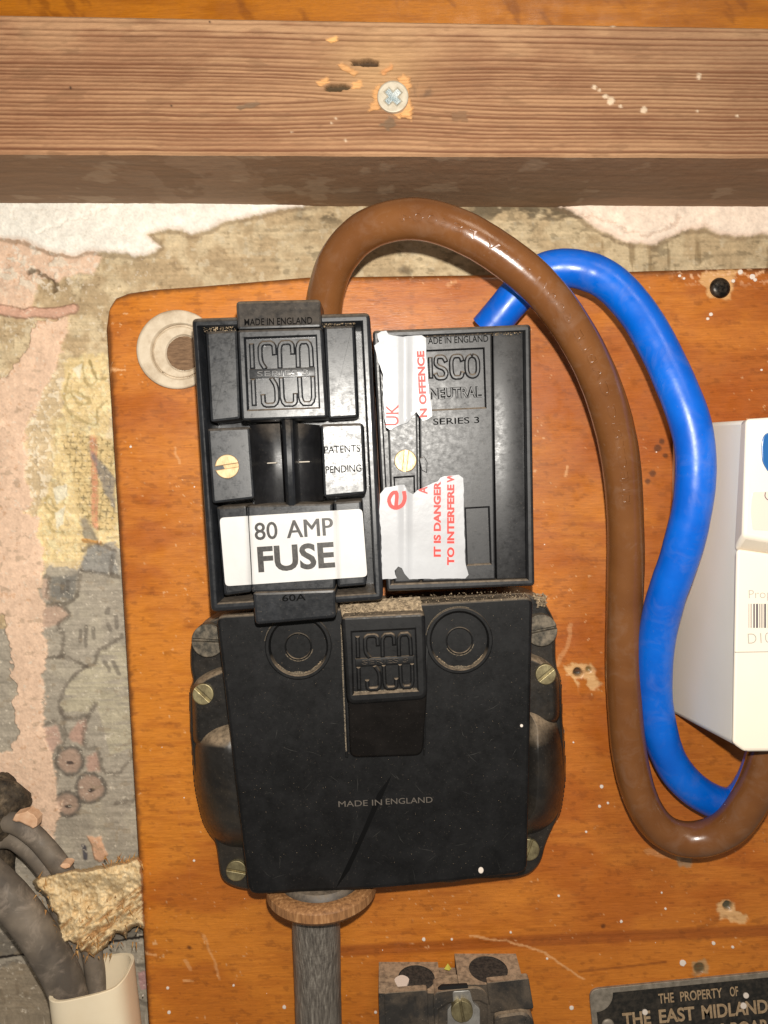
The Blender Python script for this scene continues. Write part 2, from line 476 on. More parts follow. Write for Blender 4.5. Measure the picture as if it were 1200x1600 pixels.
def pvc(name, c, c2, r0, r1, film=0.10):
    k = N(name); n = k.noise(60, 4)
    s1 = k.ramp(k.noise(700, 2, 0.5), [(0.70, 0.0), (0.76, 1.0)])
    return k.set(color=k.mix(k.math('MAXIMUM', k.math('MULTIPLY', s1, 0.10), k.math('MULTIPLY', k.ramp(k.noise(110, 5, 0.7, dist=0.8), [(0.5, 0.0), (0.75, 1.0)]), film)), k.mix(k.ramp(n, [(0.35, 0.0), (0.65, 1.0)]), c, c2), (0.42, 0.34, 0.27)),
                 rough=k.ramp(k.noise(250, 5), [(0.3, r0), (0.7, r1)]), bump=k.noise(700, 5), bstr=0.12, bdist=0.00025)
M_brown = pvc('brown_insulation', lin((116, 74, 40)), lin((104, 64, 33)), 0.17, 0.30)
M_blue = pvc('blue_insulation', lin((0, 98, 205)), lin((0, 84, 186)), 0.26, 0.42)
M_grey = pvc('grey_sheath', lin((128, 116, 102)), lin((84, 76, 68)), 0.55, 0.85, film=0.6)
k = N('lead_sheath'); st = k.noise(1, 5, 0.65, vec=k.mapping((1500, 1500, 60)))
rings = k.noise(1, 2, 0.5, vec=k.mapping((120, 120, 1300)))
M_lead = k.set(color=k.ramp(st, [(0.35, lin((84, 78, 72))), (0.55, lin((124, 117, 108))), (0.72, lin((165, 158, 148)))]), metal=0.25, rough=0.55,
               bump=k.math('ADD', k.math('MULTIPLY', rings, 0.8), st), bstr=0.6, bdist=0.0003)
k = N('sticker_white'); M_white = k.set(color=k.ramp(k.noise(80, 4), [(0.3, (0.54, 0.53, 0.52)), (0.7, (0.60, 0.595, 0.585))]), rough=0.3, spec=0.4, bump=k.noise(160, 3), bstr=0.25, bdist=0.0004)
k = N('sticker_grey'); M_stg = k.set(color=k.ramp(k.noise(80, 4), [(0.3, (0.38, 0.385, 0.40)), (0.7, (0.44, 0.45, 0.47))]), rough=0.33, spec=0.4, bump=k.noise(140, 4), bstr=0.3, bdist=0.0005)
k = N('ink_black'); M_ink = k.set(color=k.ramp(k.noise(1200, 3), [(0.35, (0.02, 0.018, 0.016)), (0.75, (0.06, 0.055, 0.05))]), rough=0.4)
k = N('ink_red'); M_red = k.set(color=(0.72, 0.02, 0.01), rough=0.5)
k = N('seam_glint'); M_glint = k.set(color=(0.45, 0.40, 0.33), rough=0.5)  # pale colour that paints the glint on the mould seam
k = N('paint_white'); M_spk = k.set(color=(0.75, 0.66, 0.58), rough=0.5)
k = N('meter_plastic'); M_meter = k.set(color=k.ramp(k.noise(25, 3), [(0.3, lin((236, 224, 206))), (0.7, lin((240, 230, 213)))]), rough=0.38, bump=k.noise(1500, 3), bstr=0.06)
k = N('meter_case_side'); M_side = k.set(color=k.ramp(k.noise(25, 3), [(0.3, lin((232, 226, 212))), (0.7, lin((238, 232, 220)))]), rough=0.45, bump=k.noise(1500, 3), bstr=0.06)
k = N('meter_label'); M_mlab = k.set(color=lin((246, 238, 222)), rough=0.5)
k = N('meter_window'); M_mwin = k.set(color=lin((226, 205, 192)), rough=0.15)
k = N('meter_print'); M_mgrey = k.set(color=lin((175, 168, 158)), rough=0.5)
k = N('barcode_ink'); M_bar = k.set(color=lin((95, 88, 92)), rough=0.5)
k = N('meter_blue'); M_mblue = k.set(color=lin((40, 95, 155)), rough=0.3)
k = N('conduit_cream'); M_cream = k.set(color=k.ramp(k.noise(60, 4), [(0.3, lin((240, 222, 190))), (0.7, lin((246, 230, 200)))]), rough=0.4, bump=k.noise(300, 4), bstr=0.15)
k = N('plate_metal'); M_plate = k.set(color=k.ramp(k.noise(400, 5), [(0.3, lin((120, 112, 100))), (0.7, lin((160, 150, 136)))]), metal=0.4, rough=0.6, bump=k.noise(900, 4), bstr=0.3)
k = N('plate_black'); M_pblack = k.set(color=k.ramp(k.noise(500, 5), [(0.4, (0.012, 0.011, 0.009)), (0.75, (0.05, 0.04, 0.03))]), rough=0.5, bump=k.noise(900, 4), bstr=0.2)
k = N('plate_letters'); M_plet = k.set(color=k.ramp(k.noise(900, 4), [(0.3, lin((150, 125, 95))), (0.7, lin((185, 160, 128)))]), metal=0.2, rough=0.6)
k = N('gland_wood'); gr = k.noise(1, 5, 0.65, vec=k.mapping((900, 900, 120)))
M_gland = k.set(color=k.ramp(gr, [(0.3, lin((104, 70, 42))), (0.55, lin((150, 106, 66))), (0.75, lin((186, 144, 100)))]), rough=0.55, bump=gr, bstr=0.4, bdist=0.0003)
k = N('bush_ceramic'); M_bush = k.set(color=k.ramp(k.noise(140, 6, 0.65), [(0.3, lin((176, 156, 130))), (0.55, lin((208, 192, 168))), (0.8, lin((222, 208, 186)))]), rough=0.6, bump=k.noise(700, 4), bstr=0.25)
k = N('bush_plug'); gw = k.noise(1, 5, 0.7, vec=k.mapping((300, 300, 1400), (0, 1.0, 0)))
M_plug = k.set(color=k.ramp(gw, [(0.3, lin((92, 68, 48))), (0.7, lin((140, 110, 82)))]), rough=0.85, bump=gw, bstr=0.6, bdist=0.0004)
k = N('fibreboard'); n1 = k.noise(1, 6, 0.7, vec=k.mapping((700, 300, 260), (0, -0.75, 0)))
M_fibre = k.set(color=k.mix(0.9, k.ramp(n1, [(0.25, lin((150, 112, 72))), (0.42, lin((212, 184, 138))), (0.7, lin((236, 216, 178)))]), k.vcol(), 'MULTIPLY'), rough=0.85, bump=n1, bstr=0.9, bdist=0.0006)
k = N('dark_rubble'); M_rub = k.set(color=k.ramp(k.noise(260, 6, 0.7), [(0.35, (0.012, 0.009, 0.006)), (0.55, (0.07, 0.05, 0.03)), (0.75, (0.22, 0.16, 0.10))]), rough=0.8, bump=k.noise(600, 5), bstr=0.9, bdist=0.0006)
# surfaces painted through the vertex colour attribute
k = N('wall_plaster'); f1 = k.noise(1100, 4, 0.6); f2 = k.noise(300, 5, 0.6)
M_wall = k.set(color=k.mix(1.0, k.vcol(), k.ramp(f2, [(0.3, 0.86), (0.7, 1.08)]), 'MULTIPLY'), rough=0.85, spec=0.25, bump=k.math('ADD', f1, k.math('MULTIPLY', f2, 1.5)), bstr=0.35, bdist=0.0003)
def varnish(name, gx=1.0):
    k = N(name)
    g1 = k.noise(1, 5, 0.7, vec=k.mapping((70, 70, 1500), (0, 0.035, 0)), dist=0.4)
    g2 = k.noise(1, 4, 0.6, vec=k.mapping((350, 350, 2600), (0, 0.035, 0)))
    g3 = k.noise(28, 4, 0.6, dist=0.8)
    pores = k.ramp(k.noise(1, 3, 0.6, vec=k.mapping((600, 600, 2600), (0, 0.035, 0))), [(0.64, 0.0), (0.74, 1.0)])
    c = k.mix(1.0, k.vcol(), k.ramp(g1, [(0.28, (0.84, 0.78, 0.68)), (0.5, (0.98, 0.97, 0.95)), (0.72, (1.10, 1.12, 1.16))]), 'MULTIPLY')
    c = k.mix(1.0, c, k.ramp(g2, [(0.3, 0.88), (0.7, 1.09)]), 'MULTIPLY')
    c = k.mix(k.math('MULTIPLY', pores, 0.3), c, (0.10, 0.035, 0.008))
    return k.set(color=c, rough=k.ramp(k.noise(150, 4), [(0.3, 0.30), (0.7, 0.5)]), bump=k.math('ADD', g2, g3), bstr=0.16, bdist=0.0003, spec=0.45)
M_board = varnish('varnished_board')
k = N('raw_timber'); gt = k.noise(1, 5, 0.7, vec=k.mapping((120, 1500, 1500), (0, 0.02, 0)))
gt2 = k.noise(1, 4, 0.65, vec=k.mapping((500, 3500, 3500), (0, 0.02, 0)))
M_beam = k.set(color=k.mix(1.0, k.mix(1.0, k.vcol(), k.ramp(gt, [(0.3, 0.86), (0.7, 1.12)]), 'MULTIPLY'), k.ramp(gt2, [(0.3, 0.9), (0.7, 1.08)]), 'MULTIPLY'),
               rough=0.75, spec=0.3, bump=k.math('ADD', gt, gt2), bstr=0.45, bdist=0.0002)

# ------------------------------------------------------------------ the wall
def blend(col, mask, c):
    return col*(1-mask[:, None])+lin(c)*mask[:, None]
def wall_surface(X, Z):
    P = np.stack([X, np.zeros_like(X), Z], 1); U, V = pix(P)
    j1 = (fbm(U/22, V/22, 3)-0.5)*22; j2 = (fbm(U/22, V/22, 9)-0.5)*22
    j1 += (fbm(U/5, V/5, 31, 2)-0.5)*7; j2 += (fbm(U/5, V/5, 37, 2)-0.5)*7
    A, B = U+j1, V+j2
    s1, s2 = U+j1*0.25, V+j2*0.25
    n = fbm(U/30, V/30, 1); m = fbm(U/7, V/7, 2); f = fbm(U/2.5, V/2.5, 4, 2); hz = fbm(U/40, V/5, 6)
    H = 0.25*(m-0.5)
    col = np.tile(lin((190, 166, 130)), (len(U), 1))
    col = blend(col, sstep(0.42, 0.66, n), (214, 194, 158))
    col = blend(col, sstep(0.60, 0.76, m)*0.45, (128, 106, 78))
    col = blend(col, sstep(0.66, 0.74, fbm(U/12, V/12, 55))*0.6, (214, 200, 172))
    # stained strip right of the left plaster: dark mottles and drips
    rt = sstep(330, 480, U)*sstep(520, 470, V)
    col = blend(col, rt*0.35, (180, 160, 126))
    dk = sstep(0.44, 0.60, fbm(U/26, V/13, 12))*sstep(360, 334, V+12*(n-0.5))*sstep(430, 520, U)
    col = blend(col, dk*0.85, (92, 80, 62))
    dr = sstep(0.60, 0.72, fbm(U/11, V/90, 14))*sstep(870, 930, U)*sstep(366, 385, V)
    col = blend(col, dr*0.6, (122, 98, 64))
    col = blend(col, sstep(14, 4, np.hypot(U-632, (V-422)*1.3)+8*(m-.5))*0.7, (98, 82, 62))
    col = blend(col, sstep(0.62, 0.70, fbm(U/16, V/9, 77))*rt*0.5, (118, 104, 80))
    left = sstep(300, 240, U)
    # mottled cream zone with embossed relief
    zz = left*sstep(560, 600, V)*sstep(905, 860, V+10*(n-.5))
    emb = fbm(U/6, V/6, 21, 3)
    col = blend(col, zz*0.8, (216, 192, 154)); col = blend(col, zz*sstep(0.52, 0.66, emb)*0.8, (242, 226, 198)); H += zz*0.4*sstep(0.4, 0.7, emb)
    ye = zz*sstep(70, 95, A)*sstep(640, 690, B+(A-120)*-0.4); ye = np.maximum(ye, sstep(0, 6, polydist(A, B, [(100, 560), (175, 545), (175, 700), (180, 860), (60, 885), (55, 800), (75, 760), (90, 650)])))
    col = blend(col, ye*0.75, (232, 206, 150)); col = blend(col, ye*sstep(0.55, 0.68, m)*0.7, (236, 222, 176))
    for q in ([(128, 566), (134, 598), (143, 601), (151, 592), (140, 565)], [(140, 563), (150, 590), (166, 590)], [(108, 612), (124, 632), (140, 625), (118, 612), (106, 616)],
              [(110, 585), (104, 605), (100, 625), (112, 648), (148, 664), (152, 640), (166, 628)], [(88, 795), (76, 775), (72, 790), (84, 805), (76, 815), (84, 830), (100, 832)]):
        col = blend(col, sstep(3.6, 0.8, segdist(s1, s2, [tuple(p) for p in catmull([(*p, 0) for p in q], 5)[:, :2]])+4*(m-.5))*0.5, (150, 130, 80))
    for q in ([(112, 575), (126, 600), (130, 565)], [(112, 615), (126, 628), (136, 622)], [(82, 760), (104, 755), (108, 775), (88, 790)], [(84, 800), (105, 790), (100, 820), (86, 826)]):
        col = blend(col, sstep(0, 3, polydist(s1, s2, q)), (234, 224, 196))
    # woven trellis print
    tr = sstep(-2, 3, polydist(s1, s2, [(96, 690), (112, 672), (180, 690), (182, 832), (150, 828), (118, 790), (112, 735)]))
    gx = np.abs(((s1+0.10*s2)/9.5) % 1-0.5)*2; gy = np.abs(((s2-0.06*s1)/9.5) % 1-0.5)*2
    gg = np.maximum(sstep(0.60, 0.9, gx), sstep(0.62, 0.9, gy))
    ck = ((np.floor((s1+0.10*s2)/9.5+.5)+np.floor((s2-0.06*s1)/9.5+.5)) % 2)
    col = blend(col, tr*0.5, (212, 184, 128)); col = blend(col, tr*gg*(0.25+0.4*ck)*sstep(0.3, 0.5, m), (98, 82, 52))
    col = blend(col, tr*sstep(7, 3, np.abs(s1-148+(-0.02)*(s2-780)))*(gg*-0.5+1)*0.8, (206, 138, 108))
    # big grey floral paper
    gp = sstep(0, 4, polydist(A, B, [(68, 888), (90, 878), (128, 884), (130, 858), (150, 850), (300, 855), (300, 1700), (-300, 1700), (-300, 985), (60, 985)]))
    br = fbm(U/34+V/60, V/4.2, 16)
    base = lin((172, 162, 146))*(0.74+0.46*br[:, None]); col = col*(1-gp[:, None])+base*gp[:, None]
    col = blend(col, gp*sstep(0.52, 0.7, n)*0.5, (186, 176, 156))
    lf = sstep(0, 3, polydist(s1, s2, [(134, 1041), (112, 1059), (97, 1087), (91, 1103), (103, 1122), (137, 1119), (150, 1100), (170, 1180), (208, 1172), (215, 1040), (190, 996), (156, 1016), (150, 1034)]))
    col = blend(col, lf*gp*0.55*sstep(0.25, 0.6, br), (192, 182, 152))
    for q, c in (([(128, 892), (130, 862), (150, 852), (180, 860), (186, 900)], (134, 134, 132)), ([(137, 698), (150, 712), (180, 745), (180, 800), (160, 765)], (110, 112, 122)),
                 ([(125, 810), (134, 806), (150, 832), (156, 846), (132, 843)], (88, 92, 102)), ([(80, 900), (122, 895), (116, 938), (79, 938)], (104, 104, 102))):
        col = blend(col, sstep(-3, 4, polydist(s1, s2, q)+5*(m-.5))*0.65, c)
    for q in ([(131, 844), (156, 848)],): col = blend(col, sstep(5, 2, segdist(s1, s2, q)), (196, 146, 84))
    for q, c in (([(66, 905), (77, 903), (77, 938), (66, 938)], (204, 172, 150)), ([(66, 948), (97, 946), (108, 961), (92, 975), (66, 985)], (198, 164, 142)),
                 ([(107, 1150), (120, 1128), (136, 1124), (130, 1165), (112, 1160)], (192, 150, 132)), ([(66, 1136), (92, 1134), (96, 1160), (82, 1178), (66, 1178)], (200, 160, 142)),
                 ([(134, 1182), (152, 1174), (158, 1205), (136, 1205)], (190, 148, 130))):
        col = blend(col, sstep(-3, 4, polydist(s1, s2, q)+4*(m-.5))*0.7, c)
    for (cx, cy, r) in ((109, 1189, 20), (141, 1231, 22), (105, 1256, 19), (112, 1158, 0)):
        if r: 
            dd = np.hypot(s1-cx, s2-cy)
            dd = dd+4*(m-.5)+2*(f-.5); col = blend(col, sstep(r+6, r+1, dd)*0.8, (96, 88, 80)); col = blend(col, sstep(r+1, r-6, dd)*0.7, (190, 160, 140))
            col = blend(col, sstep(6, 3, np.hypot((s1-cx-1)*0.8, (s2-cy-4)*1.5)), (84, 72, 66))
    outl = [[(128, 892), (156, 895), (184, 902)], [(125, 892), (116, 938), (77, 939), (78, 903), (68, 902)], [(68, 945), (97, 947), (108, 961), (91, 975), (100, 997), (94, 1028)],
            [(72, 1027), (106, 1027), (134, 1041), (150, 1034), (156, 1016), (191, 994)], [(134, 1041), (112, 1059), (97, 1087), (91, 1103), (103, 1122), (137, 1119), (150, 1100)],
            [(137, 1122), (131, 1150), (134, 1169), (153, 1169), (159, 1200), (184, 1209), (203, 1187), (212, 1172)], [(72, 1131), (91, 1131), (100, 1162), (81, 1181), (91, 1209), (78, 1237)],
            [(128, 860), (150, 850), (180, 862)], [(176, 868), (172, 895)], [(180, 1255), (205, 1252), (215, 1245)], [(95, 1110), (104, 1150)], [(200, 1510), (235, 1508)], [(205, 1555), (240, 1575)],
            [(0, 1510), (30, 1503), (36, 1512), (50, 1498)]]
    for q in outl:
        if len(q) > 2: q = [tuple(p) for p in catmull([(*p, 0) for p in q], 5)[:, :2]]
        col = blend(col, sstep(5.6, 0.6, segdist(s1, s2, q)+5*(m-.5)+3*(f-.5))*(0.35+0.45*n), (96, 86, 76))
    for q in ([(125, 986), (126, 1003)], [(134, 980), (134, 1010)], [(146, 981), (147, 996)], [(168, 950), (167, 958)], [(180, 962), (182, 980)], [(168, 975), (172, 983)], [(165, 1035), (172, 1046)], [(178, 1034), (186, 1052)],
              [(98, 912), (98, 925)], [(106, 908), (106, 922)], [(25, 1535), (27, 1552)], [(40, 1552), (42, 1556)], [(2, 1548), (5, 1566)]):
        col = blend(col, sstep(4.5, 1.8, segdist(s1, s2, q))*0.6, (100, 92, 84))
    # lower band: pipe-like shadowless grey strip and brown flower
    bd = sstep(0, 3, polydist(s1, s2, [(-400, 1510), (0, 1455), (230, 1425), (230, 1463), (0, 1497), (-400, 1560)]))
    col = blend(col, bd*0.7, (108, 100, 90)); col = blend(col, sstep(3, 1, segdist(s1, s2, [(-300, 1545), (0, 1497), (240, 1462)])), (46, 40, 36))
    col = blend(col, sstep(0, 5, polydist(A, B, [(-80, 1515), (80, 1500), (100, 1650), (-80, 1650)]))*0.65, (146, 128, 104))
    col = blend(col, sstep(0, 2, polydist(s1, s2, [(213, 1520), (232, 1515), (236, 1545), (218, 1548)])), (190, 150, 146))
    # thick pink finishing plaster
    pk = np.full(U.shape, -99.0)
    for q in ([(-300, 330), (150, 388), (162, 402), (148, 428), (110, 430), (60, 440), (50, 480), (-300, 486)],
              [(60, 505), (100, 495), (108, 500), (104, 530), (90, 570), (70, 610), (55, 640), (42, 665), (40, 700), (45, 760), (50, 785), (34, 800), (62, 812), (65, 870), (69, 960), (72, 1050), (70, 1130),
               (85, 1200), (95, 1262), (86, 1315), (60, 1322), (38, 1290), (30, 1240), (-300, 1215), (-300, 1172), (20, 1172), (26, 1120), (22, 1050), (16, 1000), (8, 965), (-300, 935), (-300, 620), (10, 590), (30, 560)]):
        pk = np.maximum(pk, polydist(A, B, q))
    pm = sstep(-1, 2.5, pk)
    col = col*(0.8+0.4*fbm(U/60, V/3.5, 141))[:, None]
    pc = lin((236, 202, 174))*(0.84+0.2*n[:, None]+0.10*fbm(U/5, V/70, 143)[:, None]); col = col*(1-pm[:, None])+pc*pm[:, None]
    H = H*(1-pm); H += pm*(0.9+0.5*(n-0.5))+0.12*pm*(fbm(U/6, V/60, 41)-.5)
    col = blend(col, pm*sstep(0.60, 0.72, fbm(U/9, V/9, 61))*sstep(470, 380, V), (240, 226, 208))
    col = blend(col, pm*sstep(0.70, 0.78, fbm(U/8, V/8, 62))*0.5, (206, 158, 118))
    # pink cord of filler
    cd = segdist(s1, s2, [(-60, 486), (0, 484), (40, 491), (50, 487), (90, 490), (115, 482)])
    H += 1.2*np.sqrt(np.clip(1-(cd/8)**2, 0, 1)); col = blend(col, sstep(9, 6, cd), (214, 170, 146)); col = blend(col, sstep(2.2, 0.8, np.abs(cd-8))*0.6, (150, 116, 96))
    # light mottles and dark tear near upper left
    lm = sstep(0.50, 0.60, fbm(U/9, V/9, 71))*sstep(470, 440, V)*sstep(150, 90, U)*sstep(385, 400, V)
    col = blend(col, lm*0.8, (238, 224, 202)); H += lm*0.4
    td = segdist(A, B, [(45, 428), (58, 424), (72, 432), (88, 446)]); col = blend(col, sstep(7, 2, td)*0.8, (104, 84, 60)); H -= sstep(7, 2, td)*0.6
    # white skim coat at the top left and right
    for q, wc in (([(-400, 200), (-400, 372), (0, 374), (40, 378), (70, 390), (110, 400), (140, 392), (190, 398), (212, 403), (243, 396), (252, 386), (232, 366), (262, 358), (300, 366), (328, 359), (345, 346), (400, 337), (470, 325), (520, 312), (540, 200)], (255, 250, 238)),
                  ([(850, 200), (868, 322), (890, 330), (912, 343), (928, 358), (952, 368), (985, 381), (1020, 383), (1045, 374), (1066, 362), (1100, 358), (1132, 368), (1160, 372), (1210, 368), (1600, 372), (1600, 200)], (250, 230, 210))):
        C1, C2 = U+j1*0.45, V+j2*0.45
        d = polydist(C1, C2, q); wm = sstep(-1, 2, d)
        col = blend(col, sstep(5, 1, np.abs(d+3))*0.5*(1-wm), (120, 98, 76))
        wc2 = lin(wc)*(0.95+0.08*n[:, None]); col = col*(1-wm[:, None])+wc2*wm[:, None]
        col = blend(col, wm*sstep(8, 2, d)*0.35, (214, 176, 150))
        H = H*(1-wm)+wm*(1.1+sstep(0, 22, d)*1.0+0.9*(fbm(U/34, V/18, 81)-0.5))
    fold = segdist(A, B, [(905, 335), (950, 352), (985, 366), (1015, 368), (1050, 350), (1060, 340)]); col = blend(col, sstep(2.5, 1, fold)*0.35, (170, 130, 104)); H -= sstep(5, 1, fold)*0.5
    fold = segdist(A, B, [(60, 365), (95, 352), (170, 328)]); H -= sstep(5, 1, fold)*0.35
    # pink splash
    sp = polydist(s1, s2, [(135, 1305), (148, 1307), (160, 1305), (161, 1318), (169, 1335), (160, 1348), (150, 1346), (143, 1325)]); col = blend(col, sstep(-1, 1.5, sp), (222, 176, 142)); H += sstep(-1, 3, sp)*0.8
    col = blend(col, sstep(5, 2, segdist(s1, s2, [(130, 1322), (134, 1340)])), (92, 88, 92))
    col = blend(col, sstep(0.70, 0.78, fbm(U/5, V/5, 91))*0.5*left, (232, 220, 200))
    col = col*(0.86+0.28*f)[:, None]*(0.9+0.2*fbm(U/55, V/55, 131))[:, None]
    col = blend(col, sstep(0.66, 0.74, fbm(U/14, V/10, 133))*0.4*left*sstep(500, 600, V), (150, 132, 108))
    H = H+0.22*(f-.5)*left
    return col, H
def wall_block(xs, zs):
    X, Z = np.meshgrid(xs, zs); X = X.ravel(); Z = Z.ravel()
    col, H = wall_surface(X, Z)
    return np.stack([X, -H, Z], 1), grid(len(xs), len(zs)), col
def ar(*segs):
    out = []
    for a, b, s in segs: out.append(np.arange(a, b-1e-6, s) if s > 0 else np.arange(a, b+1e-6, s))
    out.append([segs[-1][1]]); return np.concatenate(out)
xl = ar((-330, -172, 3), (-172, -88, 0.36))
zl = ar((330, 108, -4), (108, -236, -0.36), (-236, -380, -4))
xr = ar((-88, 168, 0.5), (168, 340, 3))
zr = ar((330, 108, -4), (108, 40, -0.4), (40, -380, -12))
vs = []; fs = []; cs = []; o_ = 0
for xs, zs in ((xl, zl), (xr, zr)):
    v, f, c = wall_block(xs, zs); vs.append(v); fs.append(f+o_); cs.append(c); o_ += len(v)
wall = mobj('wall', np.concatenate(vs), np.concatenate(fs), M_wall, None, np.concatenate(cs))
wall['kind'] = 'structure'

# ------------------------------------------------------------------ main varnished backboard
HB = 16.0
bb = thing('backboard', 'large orange varnished wooden backboard with a rounded upper left corner carrying the black fuse gear', 'wooden board', W(700, 1900, 0))
def board_paint(U, V):
    n = fbm(U/160, V/70, 5); n2 = fbm(U/60, V/9, 8); m = fbm(U/9, V/9, 2)
    j = (m-0.5)*12; A, B = U+j, V+(fbm(U/9, V/9, 19)-0.5)*12
    col = np.tile(lin((190, 113, 42)), (len(U), 1))
    lo = sstep(700, 1150, V)*sstep(640, 200, U); col = blend(col, lo*0.85, (202, 126, 42))  # varnish tone by region, with some of the flash brightness painted in
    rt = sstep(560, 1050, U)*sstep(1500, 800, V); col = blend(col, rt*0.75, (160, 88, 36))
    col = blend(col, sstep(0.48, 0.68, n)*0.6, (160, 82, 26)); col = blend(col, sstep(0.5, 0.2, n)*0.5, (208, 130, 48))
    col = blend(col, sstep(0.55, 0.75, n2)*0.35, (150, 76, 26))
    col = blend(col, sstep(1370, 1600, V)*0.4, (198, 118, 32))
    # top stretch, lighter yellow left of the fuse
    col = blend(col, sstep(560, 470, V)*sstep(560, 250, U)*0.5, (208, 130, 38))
    H = 0.0*U
    # darker glued joint
    d = segdist(U, V+4*(n-.5), [(420, 1489), (560, 1484), (700, 1477), (860, 1469), (1040, 1460), (1200, 1454), (1500, 1440)])
    col = blend(col, sstep(12, 6, d)*0.75*sstep(400, 560, U), (146, 76, 28)); H -= sstep(4, 1, d)*0.12
    d = segdist(U, V, [(905, 1518), (985, 1510), (1040, 1503)]); col = blend(col, sstep(2.5, 1, d)*0.6, (120, 62, 24))
    # worn dark edges
    ed = U-(165+(V-480)*0.0585); col = blend(col, sstep(12, 1, ed+10*(m-.5))*0.75, (92, 54, 28))
    te = V-np.interp(U, [165, 170, 180, 200, 240, 300, 480, 700, 870, 1040, 1200, 1500], [510, 482, 466, 458, 452, 448, 433, 430, 428, 422, 418, 405])
    col = blend(col, sstep(12, 1, te+9*(m-.5))*0.75, (98, 62, 36))
    H -= 0.8*sstep(7, 0, ed)**2+0.8*sstep(7, 0, te)**2
    # chipped pale wood round old screw holes
    def chip(poly, c=(216, 172, 120), dep=0.25):
        nonlocal col, H
        q = polydist(A, B, poly); k2 = sstep(-1, 3, q); col = blend(col, k2*0.9, c); H -= k2*dep
    def hole(x, y, r, c=(62, 52, 40), dep=2.0):
        nonlocal col, H
        q = np.hypot(U-x, V-y)+3*(m-.5); k2 = sstep(r+1, r-2, q); col = blend(col, k2, c); H -= k2*dep
    chip([(880, 1040), (900, 1034), (920, 1036), (932, 1048), (932, 1062), (942, 1072), (925, 1080), (912, 1060), (905, 1064), (905, 1082), (898, 1066), (884, 1056)]); hole(903, 1051, 7); hole(920, 1046, 4.5, (120, 100, 60), 1)
    chip([(1120, 1415), (1128, 1405), (1150, 1408), (1152, 1424), (1170, 1430), (1165, 1444), (1140, 1438), (1122, 1436)]); hole(1138, 1417, 7.5, (80, 76, 60))
    chip([(1082, 1500), (1104, 1498), (1108, 1520), (1082, 1526)], (176, 140, 98), 0.1); hole(1093, 1513, 8.5, (96, 82, 56), 0.8)
    chip([(1055, 1335), (1085, 1335), (1078, 1355), (1060, 1352)], (160, 128, 96), 0.1)
    chip([(1098, 422), (1160, 418), (1150, 432), (1144, 452), (1140, 468), (1108, 468), (1100, 450), (1090, 440)], (214, 166, 112), 0.1)
    # pale scuffs and scratches
    for q, w, s in (([(160, 577), (196, 578)], 1.8, .7), ([(735, 1462), (790, 1470), (850, 1488), (912, 1530)], 1.5, .55), ([(318, 1460), (334, 1500), (342, 1530)], 1.6, .35), ([(300, 1395), (290, 1320), (276, 1260)], 0.1, .1),
                    ([(870, 1040), (886, 1010), (892, 976)], 3.0, .3), ([(274, 700), (275, 712), (280, 724)], 1.6, .4), ([(700, 445), (712, 440)], 3, .3), ([(1012, 1330), (1060, 1340)], 5, .25),
                    ([(287, 1532), (300, 1532)], 1.8, .5), ([(290, 1500), (297, 1515)], 2.4, .35), ([(225, 1490), (245, 1494)], 1.8, .5), ([(900, 560), (905, 540)], 2, .3), ([(884, 744), (887, 730)], 2, .5)):
        col = blend(col, sstep(w+1, w-0.5, segdist(A*.5+U*.5, B*.5+V*.5, q))*s, (230, 180, 128))
    for (x, y, r) in ((296, 1480, 2.5), (942, 1447, 2.5), (205, 1300, 4), (1028, 700, 5), (1034, 690, 4), (1020, 740, 5), (1012, 752, 4), (1040, 712, 3)):
        col = blend(col, sstep(r+2, r-1, np.hypot(U-x, V-y)+4*(m-.5))*0.8, (80, 46, 24))
    sp = sstep(0.77, 0.82, fbm(U/5, V/5, 93))*sstep(0.45, 0.6, fbm(U/70, V/70, 94)); col = blend(col, sp*0.5, (234, 196, 150))
    ts = sstep(0.60, 0.66, fbm(U/6, V/5, 97))*sstep(455, 425, V)*sstep(1040, 1080, U); col = blend(col, ts*0.85, (226, 180, 140))
    dm = sstep(0.62, 0.72, fbm(U/14, V/6, 98)); col = blend(col, dm*0.32, (110, 58, 22))
    return col, H
su = ar((165, 1210, 2.0), (1210, 1500, 12)); sv = ar((0, 1190, 2.0), (1190, 1420, 12))
Ug, Vg = np.meshgrid(su, sv)
yt = np.interp(Ug, [165, 167, 170, 180, 200, 240, 300, 480, 700, 870, 1040, 1200, 1500], [512, 495, 482, 466, 458, 452, 448, 433, 430, 428, 422, 418, 405])
Vv = yt+Vg*(1850-yt)/1420.0
xo = (Vv-500)*0.0605*(Vv > 500)
Uu = Ug+xo*(1-(Ug-165)/1335.0)
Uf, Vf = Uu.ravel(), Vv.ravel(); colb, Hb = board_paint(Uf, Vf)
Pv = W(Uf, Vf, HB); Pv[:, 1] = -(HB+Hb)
nu, nv = len(su), len(sv); fb = grid(nu, nv)
# skirts back to the wall (left and top and bottom)
idx = np.arange(nu*nv).reshape(nv, nu)
per = np.concatenate([idx[:, 0][::-1], idx[0, 1:], idx[1:, -1], idx[-1, ::-1][1:]])
bk = Pv[per].copy(); bk[:, 1] = -0.5
nb = len(Pv)
Pall = np.concatenate([Pv, bk]); call = np.concatenate([colb, np.tile(lin((110, 64, 30)), (len(per), 1))])
i = np.arange(len(per)-1); sk = np.stack([per[i], per[i+1], nb+i+1, nb+i], 1)
panel = mobj('panel', Pall, np.concatenate([fb, sk]), M_board, bb, call)
